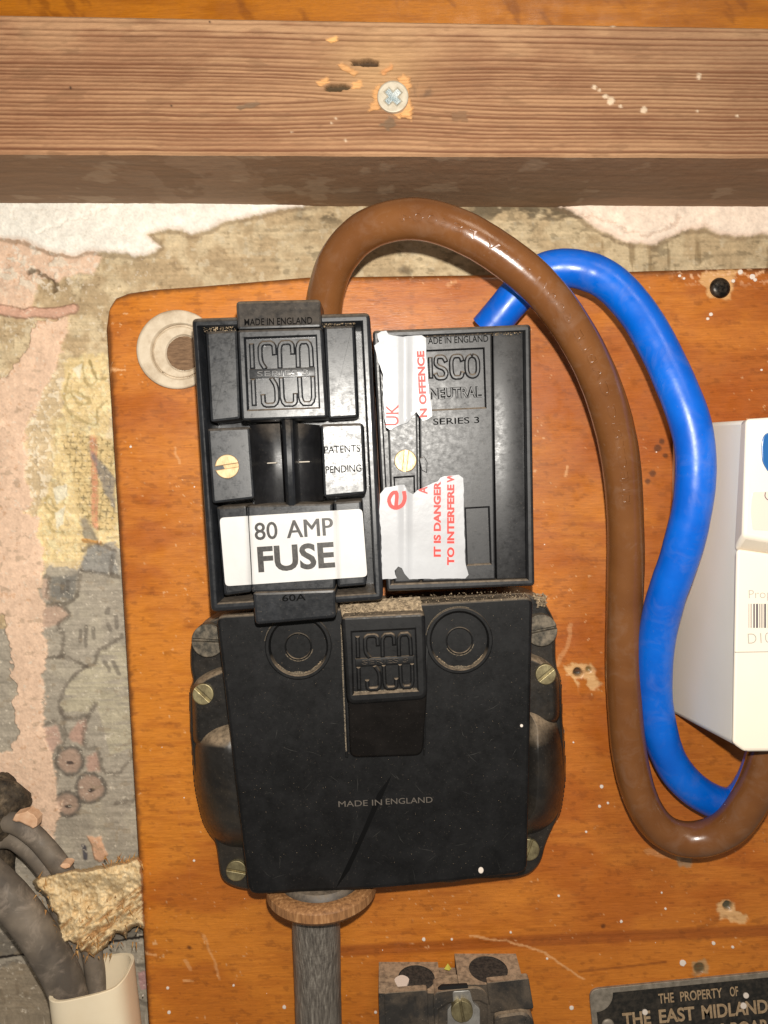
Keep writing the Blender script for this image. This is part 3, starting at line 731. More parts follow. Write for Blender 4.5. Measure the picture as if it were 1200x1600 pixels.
# second board above the beam
ub = thing('upper_board', 'yellow brown varnished board edge running above the rough timber batten', 'wooden board', W(600, 20, 0))
us = ar((-400, 1600, 5)); vs2 = ar((-420, 60, 5)); Ug, Vg = np.meshgrid(us, vs2); Uf, Vf = Ug.ravel(), Vg.ravel()
n = fbm(Uf/120, Vf/12, 45); cu = np.tile(lin((182, 110, 18)), (len(Uf), 1)); cu = blend(cu, sstep(0.45, 0.7, n)*0.6, (150, 84, 10)); cu = blend(cu, sstep(0.62, 0.7, fbm(Uf/22-Vf/40, Vf/50, 46))*0.5, (124, 66, 8))
mobj('panel', W(Uf, Vf, 16+0*Uf), grid(len(us), len(vs2)), M_board, ub, cu)

# ------------------------------------------------------------------ rough timber batten
HT = 50.0
bt = thing('timber_batten', 'rough sawn timber batten with split knots and a large cross head screw, spanning the top', 'timber batten', W(600, 242, 0))
LY = [33, 46, 55, 63, 71, 78, 85, 92, 99, 105, 111, 116, 121, 126, 133, 139, 146, 153, 160, 166, 173, 179, 186, 193, 199, 205, 211, 217, 224, 233]
def rings_paint(U, Vn, seed, dark, ys, knot=True):
    """Vn: 0..1-like pixel row measured at the left end"""
    w = (fbm(U/320, Vn/60, seed)-0.5)*5+(fbm(U/70, Vn/25, seed+3)-0.5)*1.6
    if knot:
        g = np.exp(-((U-590)/110.0)**2); w = w+g*np.where(Vn > 150, 9, -9)*np.exp(-np.abs(Vn-150)/60)
    y = Vn+w; a = 0*U
    R = random.Random(seed)
    for q in ys:
        am = R.uniform(0.45, 1.0); wd2 = R.uniform(0.8, 1.7); dd = y-q
        p = np.where(dd < 0, np.exp(-(dd/ (wd2*2.4))**2), np.exp(-(dd/wd2)**2))
        a = np.maximum(a, am*p*(0.55+0.7*fbm(U/90, Vn/8, seed+int(q))))
    return np.clip(a, 0, 1)
fu = ar((-420, -10, 10), (-10, 1215, 2.5), (1215, 1620, 10)); fv = np.linspace(0, 1, 190)
Ug, Tg = np.meshgrid(fu, fv); Uf, Tf = Ug.ravel(), Tg.ravel()
ytop = 22+(Uf)*0.0170; ybot = 240+Uf*0.0050+1.2*(fbm(Uf/60, Uf*0, 3)-.5)
Vf = ytop+Tf*(ybot-ytop); Vn = 24+Tf*216
a = rings_paint(Uf, Vn, 7, None, LY)
n = fbm(Uf/90, Vf/35, 23); m = fbm(Uf/8, Vf/6, 24); dk = fbm(Uf/40, Vf/12, 29)
cb = np.tile(lin((160, 120, 88)), (len(Uf), 1)); cb = blend(cb, sstep(0.35, 0.65, n)*0.7, (180, 140, 104)); cb = blend(cb, sstep(300, 0, Uf)*0.3, (178, 128, 94))
cb = blend(cb, sstep(850, 1200, Uf)*0.45, (156, 122, 92))
cb = blend(cb, np.clip(a*1.5,0,1)*0.85, (104, 62, 38)); cb = blend(cb, sstep(0.62, 0.75, dk)*0.4, (122, 88, 62)); cb = blend(cb, sstep(0.45, 0.1, Tf)*sstep(0.5, 0.7, n)*0.25, (192, 154, 116))
kn = np.exp(-(((Uf-590)/75)**2+((Vf-110)/55)**2)); cb = blend(cb, kn*0.55, (196, 158, 112))
cb = blend(cb, sstep(0.4, 0.7, fbm(Uf/18, Vf/40, 33))*sstep(34, 20, np.hypot((Uf-655)*0.9, (Vf-135)*1.6))*0.8, (100, 78, 60))
Hh = -0.35*a+0.15*(m-.5)
A, B = Uf+(m-.5)*10, Vf+(fbm(Uf/8, Vf/6, 35)-.5)*8
for poly, c, dep in (([(548, 93), (560, 92), (592, 94), (592, 101), (570, 103), (550, 100)], (58, 42, 28), 2.5), ([(510, 134), (530, 130), (548, 132), (546, 140), (520, 142), (508, 138)], (62, 50, 30), 2.0),
                     ([(532, 98), (545, 104), (560, 112), (556, 118), (540, 112), (528, 102)], (200, 150, 98), .6), ([(592, 112), (612, 98), (616, 104), (598, 118)], (196, 140, 90), .5),
                     ([(510, 60), (524, 55), (528, 62), (518, 68)], (222, 172, 110), .5), ([(494, 126), (512, 120), (516, 128), (500, 134)], (212, 160, 104), .5),
                     ([(622, 120), (630, 115), (640, 122), (642, 190), (628, 180)], (206, 156, 104), .8), ([(584, 138), (592, 132), (592, 172), (574, 172), (582, 160)], (200, 150, 98), .6),
                     ([(615, 178), (642, 165), (646, 176), (630, 184), (622, 183)], (210, 160, 106), .5), ([(370, 165), (400, 158), (408, 162), (375, 172)], (120, 96, 74), .2),
                     ([(550, 128), (566, 124), (568, 134), (552, 138)], (214, 160, 104), .3), ([(592, 195), (610, 180), (618, 195), (606, 205)], (116, 92, 70), .2), ([(705, 175), (730, 172), (730, 190), (706, 188)], (128, 96, 70), .2)):
    q = sstep(-1.5, 1.5, polydist(A, B, poly)); cb = blend(cb, q*0.92, c); Hh -= q*dep
for (x, y, r) in ((955, 158, 7), (946, 150, 4), (1006, 171, 5), (929, 136, 4), (1152, 181, 2.6), (1090, 174, 3), (959, 38, 4.5), (937, 140, 3), (970, 165, 3), (456, 206, 2.5), (524, 184, 2.5), (517, 192, 2), (540, 220, 2), (1092, 120, 5)):
    cb = blend(cb, sstep(r+1, r-2.5, np.hypot(Uf-x, Vf-y)+7*(m-.5))*0.8, (222, 200, 172)); Hh += sstep(r, r-2, np.hypot(Uf-x, Vf-y))*0.3
for (x, y, r) in ((110, 137, 2.2), (328, 34, 1.6), (268, 165, 1.6)): cb = blend(cb, sstep(r+1, r-1, np.hypot(Uf-x, Vf-y)), (60, 40, 28))
er = sstep(0.025, 0, Tf)+sstep(0.975, 1, Tf)
Pf = W(Uf, Vf, HT+0*Uf); Pf[:, 1] = -(HT+Hh-0.9*er**2)
mobj('front_face', Pf, grid(len(fu), len(fv)), M_beam, bt, cb)
# underside: from the front lower edge straight back to the wall
nu = len(fu); lowF = Pf[-nu:]; tv = np.linspace(0, 1, 70)
Vb = []; cbk = []; ub_ = np.tile(fu, len(tv)); tb = np.repeat(tv, nu)
for t in tv:
    p = lowF.copy(); p[:, 1] = lowF[:, 1]*(1-t)+(2.0)*t; Vb.append(p)
Vb = np.concatenate(Vb)
zr_ = fbm(ub_/70, tb*9, 47); 
a2 = rings_paint(ub_, tb*80+fbm(ub_/300, tb*2, 5)*30, 13, None, [3, 9, 14, 22, 27, 33, 40, 44, 51, 57, 63, 70, 76, 84, 92, 99], False)
c2 = np.tile(lin((144, 114, 88)), (len(ub_), 1)); c2 = blend(c2, a2*0.6, (118, 94, 72)); c2 = blend(c2, sstep(0.4, 0.8, zr_)*0.2, (134, 118, 100))
pl = sstep(0.52, 0.56, fbm(ub_/60, tb*3.2, 49)+0.25*np.exp(-((ub_-310)/110)**2)-0.12); c2 = blend(c2, pl*0.12*np.exp(-((ub_-310)/150.0)**4), (214, 190, 164))
c2 = blend(c2, sstep(0.66, 0.74, fbm(ub_/60, tb*5, 52))*0.3, (190, 168, 142))
Vb[:, 2] += 0.3*(fbm(ub_/12, tb*20, 51)-.5)
mobj('underside', Vb, grid(nu, len(tv)), M_beam, bt, c2)
topF = Pf[:nu]; tb_ = topF.copy(); tb_[:, 1] = 0
mobj('top_face', np.concatenate([topF, tb_]), grid(nu, 2)[:, ::-1], M_beam, bt, np.tile(lin((150, 118, 88)), (2*nu, 1)))
# cross head screw in the batten
cx, cy = 614, 151
mbs = MB(); c0 = w1(cx, cy, HT)
cross = []
for kq in range(4):
    a0 = kq*math.pi/2+math.radians(47)
    for rr, da in ((14.5, -0.30), (14.5, 0.30), (6.8, math.pi/4)): cross.append((cx+rr*math.cos(a0+da), cy+rr*math.sin(a0+da)))
scr = P_('screw', M_screwp, bt, circ(cx, cy, 24.5, 40, 25), HT+0.9, HT-2, bev=0.45, holes=[cross], hole_floor=HT-0.2)
P_('recess', M_steel, None, [(cx+(x-cx)*0.97, cy+(y-cy)*0.97) for x, y in cross], lambda u, v: HT-0.1+0.55*math.hypot(u-cx, v-cy)/14, HT-1, bev=0)
rec = bpy.data.objects['recess']; rec.parent = scr; rec.location = (-bt.location.x, -bt.location.y, -bt.location.z)

# dark countersunk bolt and ceramic bush in the backboard
def dome(name, mat, parent, cx, cy, r, h0, rise, ns=32, nr=7, slot=None):
    V = []; Fc = []; px = (D-h0)/F
    for kk in range(nr+1):
        t = kk/nr*math.pi/2; rr = r*math.cos(t); hh = h0+rise*math.sin(t)
        if kk == nr: V.append(tuple(w1(cx, cy, hh))); break
        for i in range(ns): V.append(tuple(w1(cx+rr*math.cos(2*math.pi*i/ns), cy+rr*math.sin(2*math.pi*i/ns), hh)))
    for kk in range(nr-1):
        for i in range(ns): j = (i+1) % ns; Fc.append((kk*ns+i, (kk+1)*ns+i, (kk+1)*ns+j, kk*ns+j))
    for i in range(ns): Fc.append(((nr-1)*ns+i, nr*ns, (nr-1)*ns+(i+1) % ns))
    base = len(V)
    for i in range(ns): q = w1(cx+r*math.cos(2*math.pi*i/ns), cy+r*math.sin(2*math.pi*i/ns), h0); V.append((q.x, q.y+3, q.z))
    for i in range(ns): j = (i+1) % ns; Fc.append((i, j, base+j, base+i))
    return fixn(mobj(name, V, Fc, mat, parent))
dome('screw', M_blacks, bb, 1125, 450, 16.5, HB-0.3, 2.4)
bu = thing('ceramic_bush', 'round cream ceramic bush with a brown wooden plug, in the board corner beside the fuse', 'bush', W(275, 600, HB))
cx, cy = 277, 546
P_('flange', M_bush, bu, circ(cx, cy, 64, 56, 62), HB+2.6, HB, bev=0.9, holes=[circ(cx+4, cy+3, 45, 48, 43)], hole_floor=HB+0.4, seg=3)
P_('ring', M_bush, bu, circ(cx+4, cy+4, 42, 48, 40), HB+1.3, HB, bev=0.5, holes=[circ(cx+10, cy+6, 27, 32, 28)], hole_floor=HB+0.3)
P_('plug', M_plug, bu, ragged(circ(cx+10, cy+6, 26, 24, 27), 4, 0.5, 4), HB+0.95, HB, bev=0.2)
crumbs('dust', M_dust, bu, [(250, 582), (300, 592), (306, 575), (296, 580), (262, 574)], HB+0.6, 150, 0.35, 5)

# ------------------------------------------------------------------ slotted screws
def slotted(parent, cx, cy, r, h, ang, mat, slotw=0.14, ry=None, rise=0.9, name='screw', slot_mat=None, part_of=None):
    """slotted head: two proud half discs over a lower disc"""
    ry = ry or r; ca, sa = math.cos(math.radians(ang)), math.sin(math.radians(ang)); mb = MB(); w = r*slotw
    plate(mb, circ(cx, cy, r*0.97, 32), h+rise*0.35, h-1.5, bev=0)
    for s in (1, -1):
        pts = []; a0 = math.asin(w/r)
        for kk in range(17):
            t = a0+(math.pi-2*a0)*kk/16; x, y = r*math.cos(t), s*r*math.sin(t)
            pts.append((cx+x*ca-y*sa, cy+x*sa+y*ca))
        plate(mb, pts, h+rise, h-1, bev=min(0.28, rise*0.4))
    return fixn(mb.build(name, mat, parent))

M_letter_shade = (lambda k: k.set(color=(0.003, 0.003, 0.003), rough=0.9, spec=0.1))(N('letter_shade'))  # matte black that paints the shaded edges of moulded letters
def raised_letters(mat, parent, s_, p0, p1, cap, h, bold=0.0, extrude=0.0, bevel=0.0, hf=None):
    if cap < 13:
        lettering('lettering', M_letter_shade, parent, s_, p0, p1, cap, h-0.02 if hf else h-0.18, bold=0.008, hf=hf); return  # small letters lie flat, painted black in place of their relief shading
    lettering('shade_outline', M_letter_shade, parent, s_, p0, p1, cap*1.04, h-0.10 if hf else h-0.22, bold=0.055, hf=hf)  # wider black copy paints the shaded rim around the raised letters
    lettering('lettering', mat, parent, s_, p0, p1, cap, h+0.02, bold=0.0, extrude=0.10, bevel=0.0, hf=hf)
# ------------------------------------------------------------------ main fuse unit
fz = thing('fuse_unit', 'tall black bakelite fuse unit with white 80 AMP FUSE label, left of the neutral block', 'fuse unit', W(450, 950, HB))
HF = 62.0
TL = lambda h: planeh((440, 700, h), (540, 700, h-1.2), (440, 800, h+0.6))
outer = rnd([(300, 498), (578, 489), (599, 937), (330, 956)], [9, 9, 9, 9], 4)
inner = [(310, 511), (565, 503), (586, 926), (341, 942)]
P_('housing', M_pol, fz, outer, HF, HB, bev=1.2, holes=[inner], hole_floor=44.0, draft=0.0, seg=3)
P_('shoulder', M_pol, fz, rnd([(321, 518), (371, 515), (376, 655), (329, 660)], 5, 3), TL(60.5), 46, bev=0.9)
P_('shoulder', M_pol, fz, rnd([(506, 510), (554, 508), (560, 652), (513, 655)], 5, 3), TL(60.5), 46, bev=0.9)
# central carrier block with sunk emblem panel
epan = [(383, 529), (493, 525), (498, 636), (388, 640)]
P_('carrier_block', M_pol, fz, rnd([(371, 516), (503, 512), (511, 652), (378, 657)], 5, 3), TL(67), 46, bev=0.7, holes=[epan], hole_floor=TL(65.2))
tabh = planeh((369, 470, 63.5), (503, 470, 62.5), (369, 515, 67.2))
P_('carrier_tab', M_pol, fz, rnd([(369, 471), (501, 468), (503, 511), (371, 515)], [7, 7, 4.5, 4.5], 3), tabh, 50, bev=0.8)
def bil(q, a, b):
    (x0, y0), (x1, y1), (x2, y2), (x3, y3) = q
    return ((1-a)*(1-b)*x0+a*(1-b)*x1+a*b*x2+(1-a)*b*x3, (1-a)*(1-b)*y0+a*(1-b)*y1+a*b*y2+(1-a)*b*y3)
def rounded_path(p, r=0.35):
    out = [p[0]]
    for i in range(1, len(p)-1):
        a, b, c = Vector(p[i-1]), Vector(p[i]), Vector(p[i+1])
        for t in (0.2, 0.5, 0.8):
            s, e = b.lerp(a, r), b.lerp(c, r); out.append(tuple((1-t)**2*s+2*t*(1-t)*b+t*t*e))
    return out+[p[-1]]
EMB = [[(.085, .07), (.085, .43)], [(.085, .57), (.085, .95)],
       [(.405, .25), (.405, .07), (.20, .07), (.20, .33), (.27, .44)], [(.34, .56), (.415, .68), (.415, .95), (.215, .95), (.215, .79)],
       [(.665, .25), (.665, .07), (.475, .07), (.475, .44)], [(.485, .56), (.485, .95), (.675, .95), (.675, .79)],
       [(.735, .44), (.735, .07), (.925, .07), (.925, .44)], [(.745, .56), (.745, .95), (.935, .95), (.935, .56)]]
def emblem(parent, quad, h, w, mat, rise=0.7):
    e = strokes('emblem', mat, parent, [[bil(quad, *p) for p in rounded_path(s, 0.4)] for s in EMB], w, h, rise)
    P_('emblem_band', mat, parent, [bil(quad, .04, .435), bil(quad, .97, .435), bil(quad, .97, .565), bil(quad, .04, .565)], (lambda u, v: h(u, v)+rise*0.8) if callable(h) else h+rise*0.8, (h(*quad[0]) if callable(h) else h)-1, bev=0.25)
    lettering('lettering', mat, parent, 'SERIES 3', bil(quad, .14, .545), bil(quad, .88, .545), abs(quad[3][1]-quad[0][1])*0.082, rise*0.8+0.1, bold=0.006, extrude=0.08, bevel=0.03, hf=h if callable(h) else (lambda u, v: h))
emblem(fz, epan, TL(65.2), 3.9, M_pol, 1.5)
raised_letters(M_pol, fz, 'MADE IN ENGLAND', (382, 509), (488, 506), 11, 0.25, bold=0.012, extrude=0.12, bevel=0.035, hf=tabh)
# middle row: pads, sloped finger hollows, fin
def strip(name, mat, parent, quad, prof, hs_end=46, nv=12, bow=None):
    """profile (a, h) across the quad, swept down it; bow(b) lowers the ends"""
    V = []; Fc = []; n = len(prof)
    for j in range(nv+1):
        b = j/nv
        for (a, h) in prof:
            u, v = bil(quad, a, b); V.append(tuple(w1(u, v, h-(bow(b) if bow else 0))))
    for j in range(nv):
        for i in range(n-1): Fc.append((j*n+i, (j+1)*n+i, (j+1)*n+i+1, j*n+i+1))
    # ends and sides down to hs_end
    def wall_(idx):
        s = len(V)
        for k_ in idx: V.append((V[k_][0], -hs_end, V[k_][2]))
        for i in range(len(idx)-1): Fc.append((idx[i], idx[i+1], s+i+1, s+i))
    wall_(list(range(n))); wall_([nv*n+i for i in range(n)][::-1]); wall_([j*n for j in range(nv+1)][::-1]); wall_([j*n+n-1 for j in range(nv+1)])
    return fixn(mobj(name, V, Fc, mat, parent, None, 30))
P_('pad', M_pol, fz, rnd([(324, 670), (390, 667), (398, 779), (332, 787)], 5, 3), TL(62), 46, bev=0.8)
P_('pad', M_pol, fz, rnd([(501, 663), (567, 661), (572, 771), (506, 777)], 5, 3), TL(64.5), 46, bev=0.8)
bw = lambda b: 3.0*(2*b-1)**2
strip('finger_hollow', M_neu, fz, [(390, 664), (437, 661), (444, 788), (399, 790)], [(0, 61.5), (.15, 58), (.35, 55), (.6, 53), (.8, 52.2), (1, 52)], bow=bw)
strip('finger_hollow', M_neu, fz, [(462, 661), (499, 664), (505, 782), (466, 786)], [(0, 52), (.2, 52.2), (.4, 53), (.65, 55), (.85, 58), (1, 61.5)], bow=bw)
strip('fin', M_pol, fz, [(440, 655), (459, 655), (464, 790), (447, 790)], [(0, 64), (.12, 65.2), (.3, 65.8), (.7, 65.8), (.88, 65.2), (1, 64)], bow=lambda b: 3.4*(2*b-1)**2, nv=20)
strokes('mould_line', M_glint, fz, [[(411, 724), (433, 723)]], 0.9, 53.4, 0.4); strokes('mould_line', M_glint, fz, [[(466, 722), (490, 721)]], 0.9, 53.6, 0.4)  # real seam ridges, their glint painted as a pale colour
slotted(fz, 354.5, 729, 19, 62.9, -9, M_brass, rise=1.0)
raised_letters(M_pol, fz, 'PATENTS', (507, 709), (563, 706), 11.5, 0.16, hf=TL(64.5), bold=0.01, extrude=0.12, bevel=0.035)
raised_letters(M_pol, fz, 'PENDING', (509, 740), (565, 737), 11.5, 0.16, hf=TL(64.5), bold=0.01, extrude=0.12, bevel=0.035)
# lower carrier
P_('shoulder', M_pol, fz, rnd([(338, 792), (385, 789), (394, 925), (350, 931)], 5, 3), 60.5, 46, bev=0.9)
P_('shoulder', M_pol, fz, rnd([(521, 784), (565, 781), (573, 914), (527, 918)], 5, 3), 60.5, 46, bev=0.9)
P_('carrier_block', M_pol, fz, rnd([(386, 790), (519, 786), (524, 921), (393, 926)], 5, 3), 62.4, 46, bev=0.7)
P_('carrier_tab', M_pol, fz, rnd([(395, 926), (524, 921), (526, 965), (399, 976)], [5, 5, 7, 7], 3), planeh((395, 920, 64.8), (526, 920, 64.3), (395, 970, 64.0)), 46, bev=0.9)
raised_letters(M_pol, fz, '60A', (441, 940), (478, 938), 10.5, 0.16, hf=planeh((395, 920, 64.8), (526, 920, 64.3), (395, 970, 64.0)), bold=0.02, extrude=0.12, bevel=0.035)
def hlab(u, v): return 61.2+1.5*(sstep(382, 392, u-(v-800)*0.05)-sstep(519, 529, u-(v-800)*0.05)) 
xs = list(np.linspace(372, 405, 12))+list(np.linspace(512, 542, 12))
xs2 = [float(x) for x in xs]
sheet('label_sticker', M_white, fz, rnd([(343, 809), (566, 795), (574, 901), (352, 916)], 7, 4), lambda u, v: float(hlab(u, v)), xs=xs2)['label'] = 'white sticker reading 80 AMP FUSE'
for s_, a_, b_, cp, bo in (('80', (398.5, 844.5), (434.5, 842), 27.5, .012), ('AMP', (449, 841), (521, 836), 27.5, .008), ('FUSE', (404, 895), (524, 887), 41, .03)):
    if s_ == 'AMP':
        for q, dx in ((0.06, -0.7), (0.07, 0.0), (0.08, 0.7)): lettering('lettering', M_ink, fz, s_, (a_[0]+dx, a_[1]), (b_[0]+dx, b_[1]), cp, q, bold=0.0, hf=lambda u, v: float(hlab(u, v)), slices=xs2)
        continue
    lettering('lettering', M_ink, fz, s_, a_, b_, cp, 0.06, bold=bo, hf=lambda u, v: float(hlab(u, v)), slices=xs2)
crumbs('dust', M_dust, fz, [(316, 510), (368, 508), (368, 516), (320, 519)], 60.3, 120, 0.28, 11); crumbs('dust', M_dust, fz, [(504, 506), (556, 499), (556, 507), (505, 511)], 60.3, 120, 0.28, 12)

# ------------------------------------------------------------------ neutral link
nl = thing('neutral_block', 'square black bakelite neutral block with torn red and white warning stickers', 'neutral block', W(715, 920, HB))
HN = 57.0
P_('housing', M_neu, nl, rnd([(582, 517), (829, 507), (835, 915), (604, 924)], 6, 3), HN, HB, bev=0.8, holes=[[(592, 528), (819, 518), (824, 905), (612, 912)]], hole_floor=46.0, seg=2)
P_('side_panel', M_neu, nl, [(770, 521), (817, 519), (822, 903), (776, 905)], 55.2, 45, bev=0.5)
np_ = [(666, 549), (755, 545), (758, 636), (670, 640)]
P_('face_panel', M_neu, nl, [(654, 526), (768, 521), (774, 905), (660, 909)], 56.2, 45, bev=0.5, holes=[np_, [(728, 795), (763, 793), (766, 880), (731, 882)]], hole_floor=55.0)
P_('link_strip', M_neu, nl, [(601, 528), (650, 526), (656, 909), (616, 911)], 55.6, 45, bev=0.6, holes=[[(617, 747), (646, 745), (647, 785), (619, 787)]], hole_floor=53.6)
P_('lug', M_neu, nl, rnd([(655, 716), (663, 713), (668, 722), (667, 739), (659, 735)], 1, 2), 56.8, 55, bev=0.2)
slotted(nl, 633.5, 720, 17.5, 55.4, -84, M_brass, rise=1.0, slotw=0.16)
QN = np_
ISCO = [[(.065, .10), (.065, .47)],
        [(.345, .20), (.30, .10), (.17, .10), (.155, .22), (.20, .27), (.30, .31), (.345, .38), (.31, .47), (.18, .47), (.14, .38)],
        [(.63, .20), (.60, .10), (.47, .10), (.43, .18), (.43, .39), (.47, .47), (.60, .47), (.63, .37)],
        [(.80, .10), (.73, .13), (.70, .20), (.70, .37), (.73, .44), (.80, .47), (.87, .44), (.90, .37), (.90, .20), (.87, .13), (.80, .10)]]
strokes('emblem', M_neu, nl, [[bil(QN, *p) for p in rounded_path(s, 0.4)] for s in ISCO], 3.6, 55.0, 1.6)
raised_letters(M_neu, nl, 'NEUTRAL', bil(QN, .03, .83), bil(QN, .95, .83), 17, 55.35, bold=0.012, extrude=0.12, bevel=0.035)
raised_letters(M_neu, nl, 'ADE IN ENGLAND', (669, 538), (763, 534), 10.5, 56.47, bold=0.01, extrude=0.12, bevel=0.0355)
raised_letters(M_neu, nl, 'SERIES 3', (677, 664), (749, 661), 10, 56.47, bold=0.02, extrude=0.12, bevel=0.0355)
def hst(u, v): return 56.75+0.75*float(sstep(634, 622, u))+0.9*float(sstep(0, 1, 1-abs(u-637)/6))*0.5
st1 = ragged([(589, 521), (596, 517), (603, 517), (607, 523), (630, 526), (658, 523), (665, 528), (667, 560), (668, 590), (672, 620), (675, 650), (668, 655), (660, 658), (655, 650), (650, 643), (642, 655), (636, 661), (618, 667), (610, 672), (603, 668), (600, 640), (598, 610), (598, 585), (594, 572), (590, 565), (588, 552), (585, 540), (592, 534)], 6, 0.7, 2)
sx = [float(x) for x in np.linspace(596, 650, 14)]
sheet('torn_sticker', M_stg, nl, st1, hst, xs=sx)['label'] = 'upper torn piece of white warning sticker'
st2 = ragged([(594, 772), (602, 762), (632, 757), (637, 768), (645, 772), (652, 766), (672, 757), (684, 752), (688, 746), (694, 744), (716, 742), (724, 747), (725, 800), (727, 880), (732, 898), (727, 904), (640, 905), (632, 897), (628, 888), (622, 885), (616, 892), (620, 904), (597, 905), (596, 850), (593, 800)], 6, 0.6, 3)
sheet('torn_sticker', M_stg, nl, st2, hst, xs=sx)['label'] = 'lower torn piece of white warning sticker'
hp = lambda u, v: hst(u, v)+0.06
R90 = dict(bold=0.045)
lettering('lettering', M_red, nl, 'IT IS DANGER', (689, 870), (689, 752), 11.5, 0.06, hf=hst, slices=sx, **R90)
lettering('lettering', M_red, nl, 'TO INTERFERE', (710, 883), (710, 757), 11.5, 0.06, hf=hst, slices=sx, **R90)
lettering('lettering', M_red, nl, 'W', (710, 754), (710, 738), 11.5, 0.06, hf=hst, planes=[((0, 744), (0, 1))], **R90)
lettering('lettering', M_red, nl, 'UK', (623, 665), (623, 632), 20, 0.06, hf=hst, slices=sx, bold=0.012)
lettering('lettering', M_red, nl, 'N OFFENCE', (668, 652), (663, 548), 12, 0.06, hf=hst, planes=[((668, 600), (-1, 0.05))], **R90)
EP = [(.14, .52), (.86, .50), (.84, .24), (.52, .06), (.20, .22), (.10, .55), (.26, .88), (.58, .96), (.90, .84)]
strokes('logo', M_red, nl, [rounded_path([(603+29*b+4*a, 798-34*a) for a, b in EP], 0.45)], 2.9, (lambda u, v: hst(u, v)+0.15), 0.06)
lettering('lettering', M_red, nl, 'A', (668, 772), (668, 760), 14, 0.06, hf=hst, planes=[((668, 758), (0, 1))], bold=0.03)
crumbs('dust', M_dust, nl, [(606, 527), (818, 518), (818, 522), (606, 531)], 55.8, 260, 0.22, 13)

# ------------------------------------------------------------------ service cut-out below
co = thing('service_cutout', 'wide black bakelite cable cut-out with square cover and raised centre latch, under the fuse unit', 'cable cutout', W(590, 1400, HB))
P_('base_flange', M_body, co, rnd([(338, 962), (306, 984), (297, 1010), (298, 1046), (303, 1062), (296, 1086), (297, 1140), (303, 1200), (316, 1260), (338, 1318), (345, 1374), (366, 1386), (400, 1392), (430, 1380), (800, 1372), (828, 1366), (846, 1346), (852, 1318), (874, 1270), (882, 1200), (880, 1150), (877, 1070), (868, 1035), (868, 972), (850, 938), (820, 925), (600, 940)], 14, 4), 27, HB, bev=1.2, draft=0.5)
def lobe(pts_, h1, wd_=52.0, sl_=6, nm='side_lobe'):
    pts_ = rnd(pts_, 22, 6); us_ = [p[0] for p in pts_]; vs_ = [p[1] for p in pts_]
    Ug, Vg = np.meshgrid(np.arange(min(us_)-4, max(us_)+4, 1.0), np.arange(min(vs_)-4, max(vs_)+4, 1.2)); uu, vv = Ug.ravel(), Vg.ravel()
    d = polydist(uu, vv, pts_); t = np.clip(d/wd_, 0, 1); hh = 19+(h1-19)*np.sqrt(1-(1-t)**2)
    hh = hh-sl_*sstep(1180, 1100, vv)
    kf = grid(Ug.shape[1], Ug.shape[0]); kf = kf[(d > -1.5)[kf].all(1)]; used = np.unique(kf); ix = -np.ones(len(uu), int); ix[used] = np.arange(len(used))
    return mobj(nm, W(uu, vv, hh)[used], ix[kf], M_body, co)
for pts_ in ([(296, 1072), (312, 1052), (350, 1036), (390, 1032), (390, 1165), (299, 1172)], [(800, 1010), (846, 1022), (868, 1040), (877, 1062), (878, 1135), (800, 1145)]): lobe(pts_, 32.5, 15.0, 0, 'screw_lug')
lobe([(299, 1150), (330, 1118), (400, 1100), (420, 1330), (345, 1326), (318, 1292), (304, 1230)], 41)
lobe([(800, 1080), (850, 1090), (880, 1122), (884, 1215), (874, 1282), (842, 1306), (800, 1310)], 41)
P_('body', M_body, co, rnd([(352, 985), (818, 958), (812, 1366), (395, 1380)], 8, 3), 43, HB, bev=1.0)
P_('outlet_collar', M_neu, co, circ(697, 1328, 66, 40, 52), 38, HB, bev=3, seg=3)
cov = [(338, 962), (832, 932), (823, 1362), (706, 1377), (560, 1390), (389, 1397)]
hc = 49.0
cvr = P_('cover', M_cov, co, rnd(cov, [14, 14, 14, 60, 60, 16], 5), hc, 42, bev=1.0, seg=3, holes=[circ(466, 1010, 44, 56), circ(718, 1001, 44, 56)], hole_floor=hc-1.7)
for (x, y) in ((466, 1010), (718, 1001)):
    for r_, t_, rise in ((52, 6.5, 1.0), (21.5, 2.6, -1.1)):
        P_('ring', M_cov, co, circ(x, y, r_, 56), hc+rise, hc-2.3 if rise < 0 else hc-0.3, bev=0.3, holes=[circ(x, y, r_-t_, 56)], hole_floor=None)
    arc_ = [(x+44.0*math.cos(t), y+44.0*math.sin(t)) for t in np.linspace(0.35, 2.75, 22)]
    for a_, b_ in zip(arc_[:-1], arc_[1:]): pass
    V_ = []; ts_ = np.linspace(0.35, 2.75, 24)
    for t in ts_: V_ += [tuple(w1(x+45.2*math.cos(t), y+45.2*math.sin(t), hc-0.25)), tuple(w1(x+(44.6-6.0*math.sin((t-0.35)/2.4*math.pi)*(0.75+0.25*math.sin(t*9)))*math.cos(t), y+(44.6-6.0*math.sin((t-0.35)/2.4*math.pi)*(0.75+0.25*math.sin(t*9)))*math.sin(t), hc-1.62))]
    fixn(mobj('dust', V_, [(2*i, 2*i+1, 2*i+3, 2*i+2) for i in range(23)], M_dustd, co))['kind'] = 'stuff'
    strokes('dust', M_dustd, co, [[(x+23*math.cos(t), y+23*math.sin(t)) for t in np.linspace(0.2, 2.6, 14)]], 0.7, hc-1.7, 0.25)['kind'] = 'stuff'
    strokes('dust', M_dustd, co, [[(x+53.2*math.cos(t), y+53.2*math.sin(t)) for t in np.linspace(3.3, 5.0, 14)]], 0.55, hc, 0.15)['kind'] = 'stuff'
    crumbs('dust', M_dust, co, [(x-36, y+24), (x-20, y+38), (x, y+43.5), (x+20, y+38), (x+38, y+20), (x+40, y+24), (x+22, y+42), (x, y+46), (x-22, y+42)], hc-1.5, 500, 0.34, int(x))
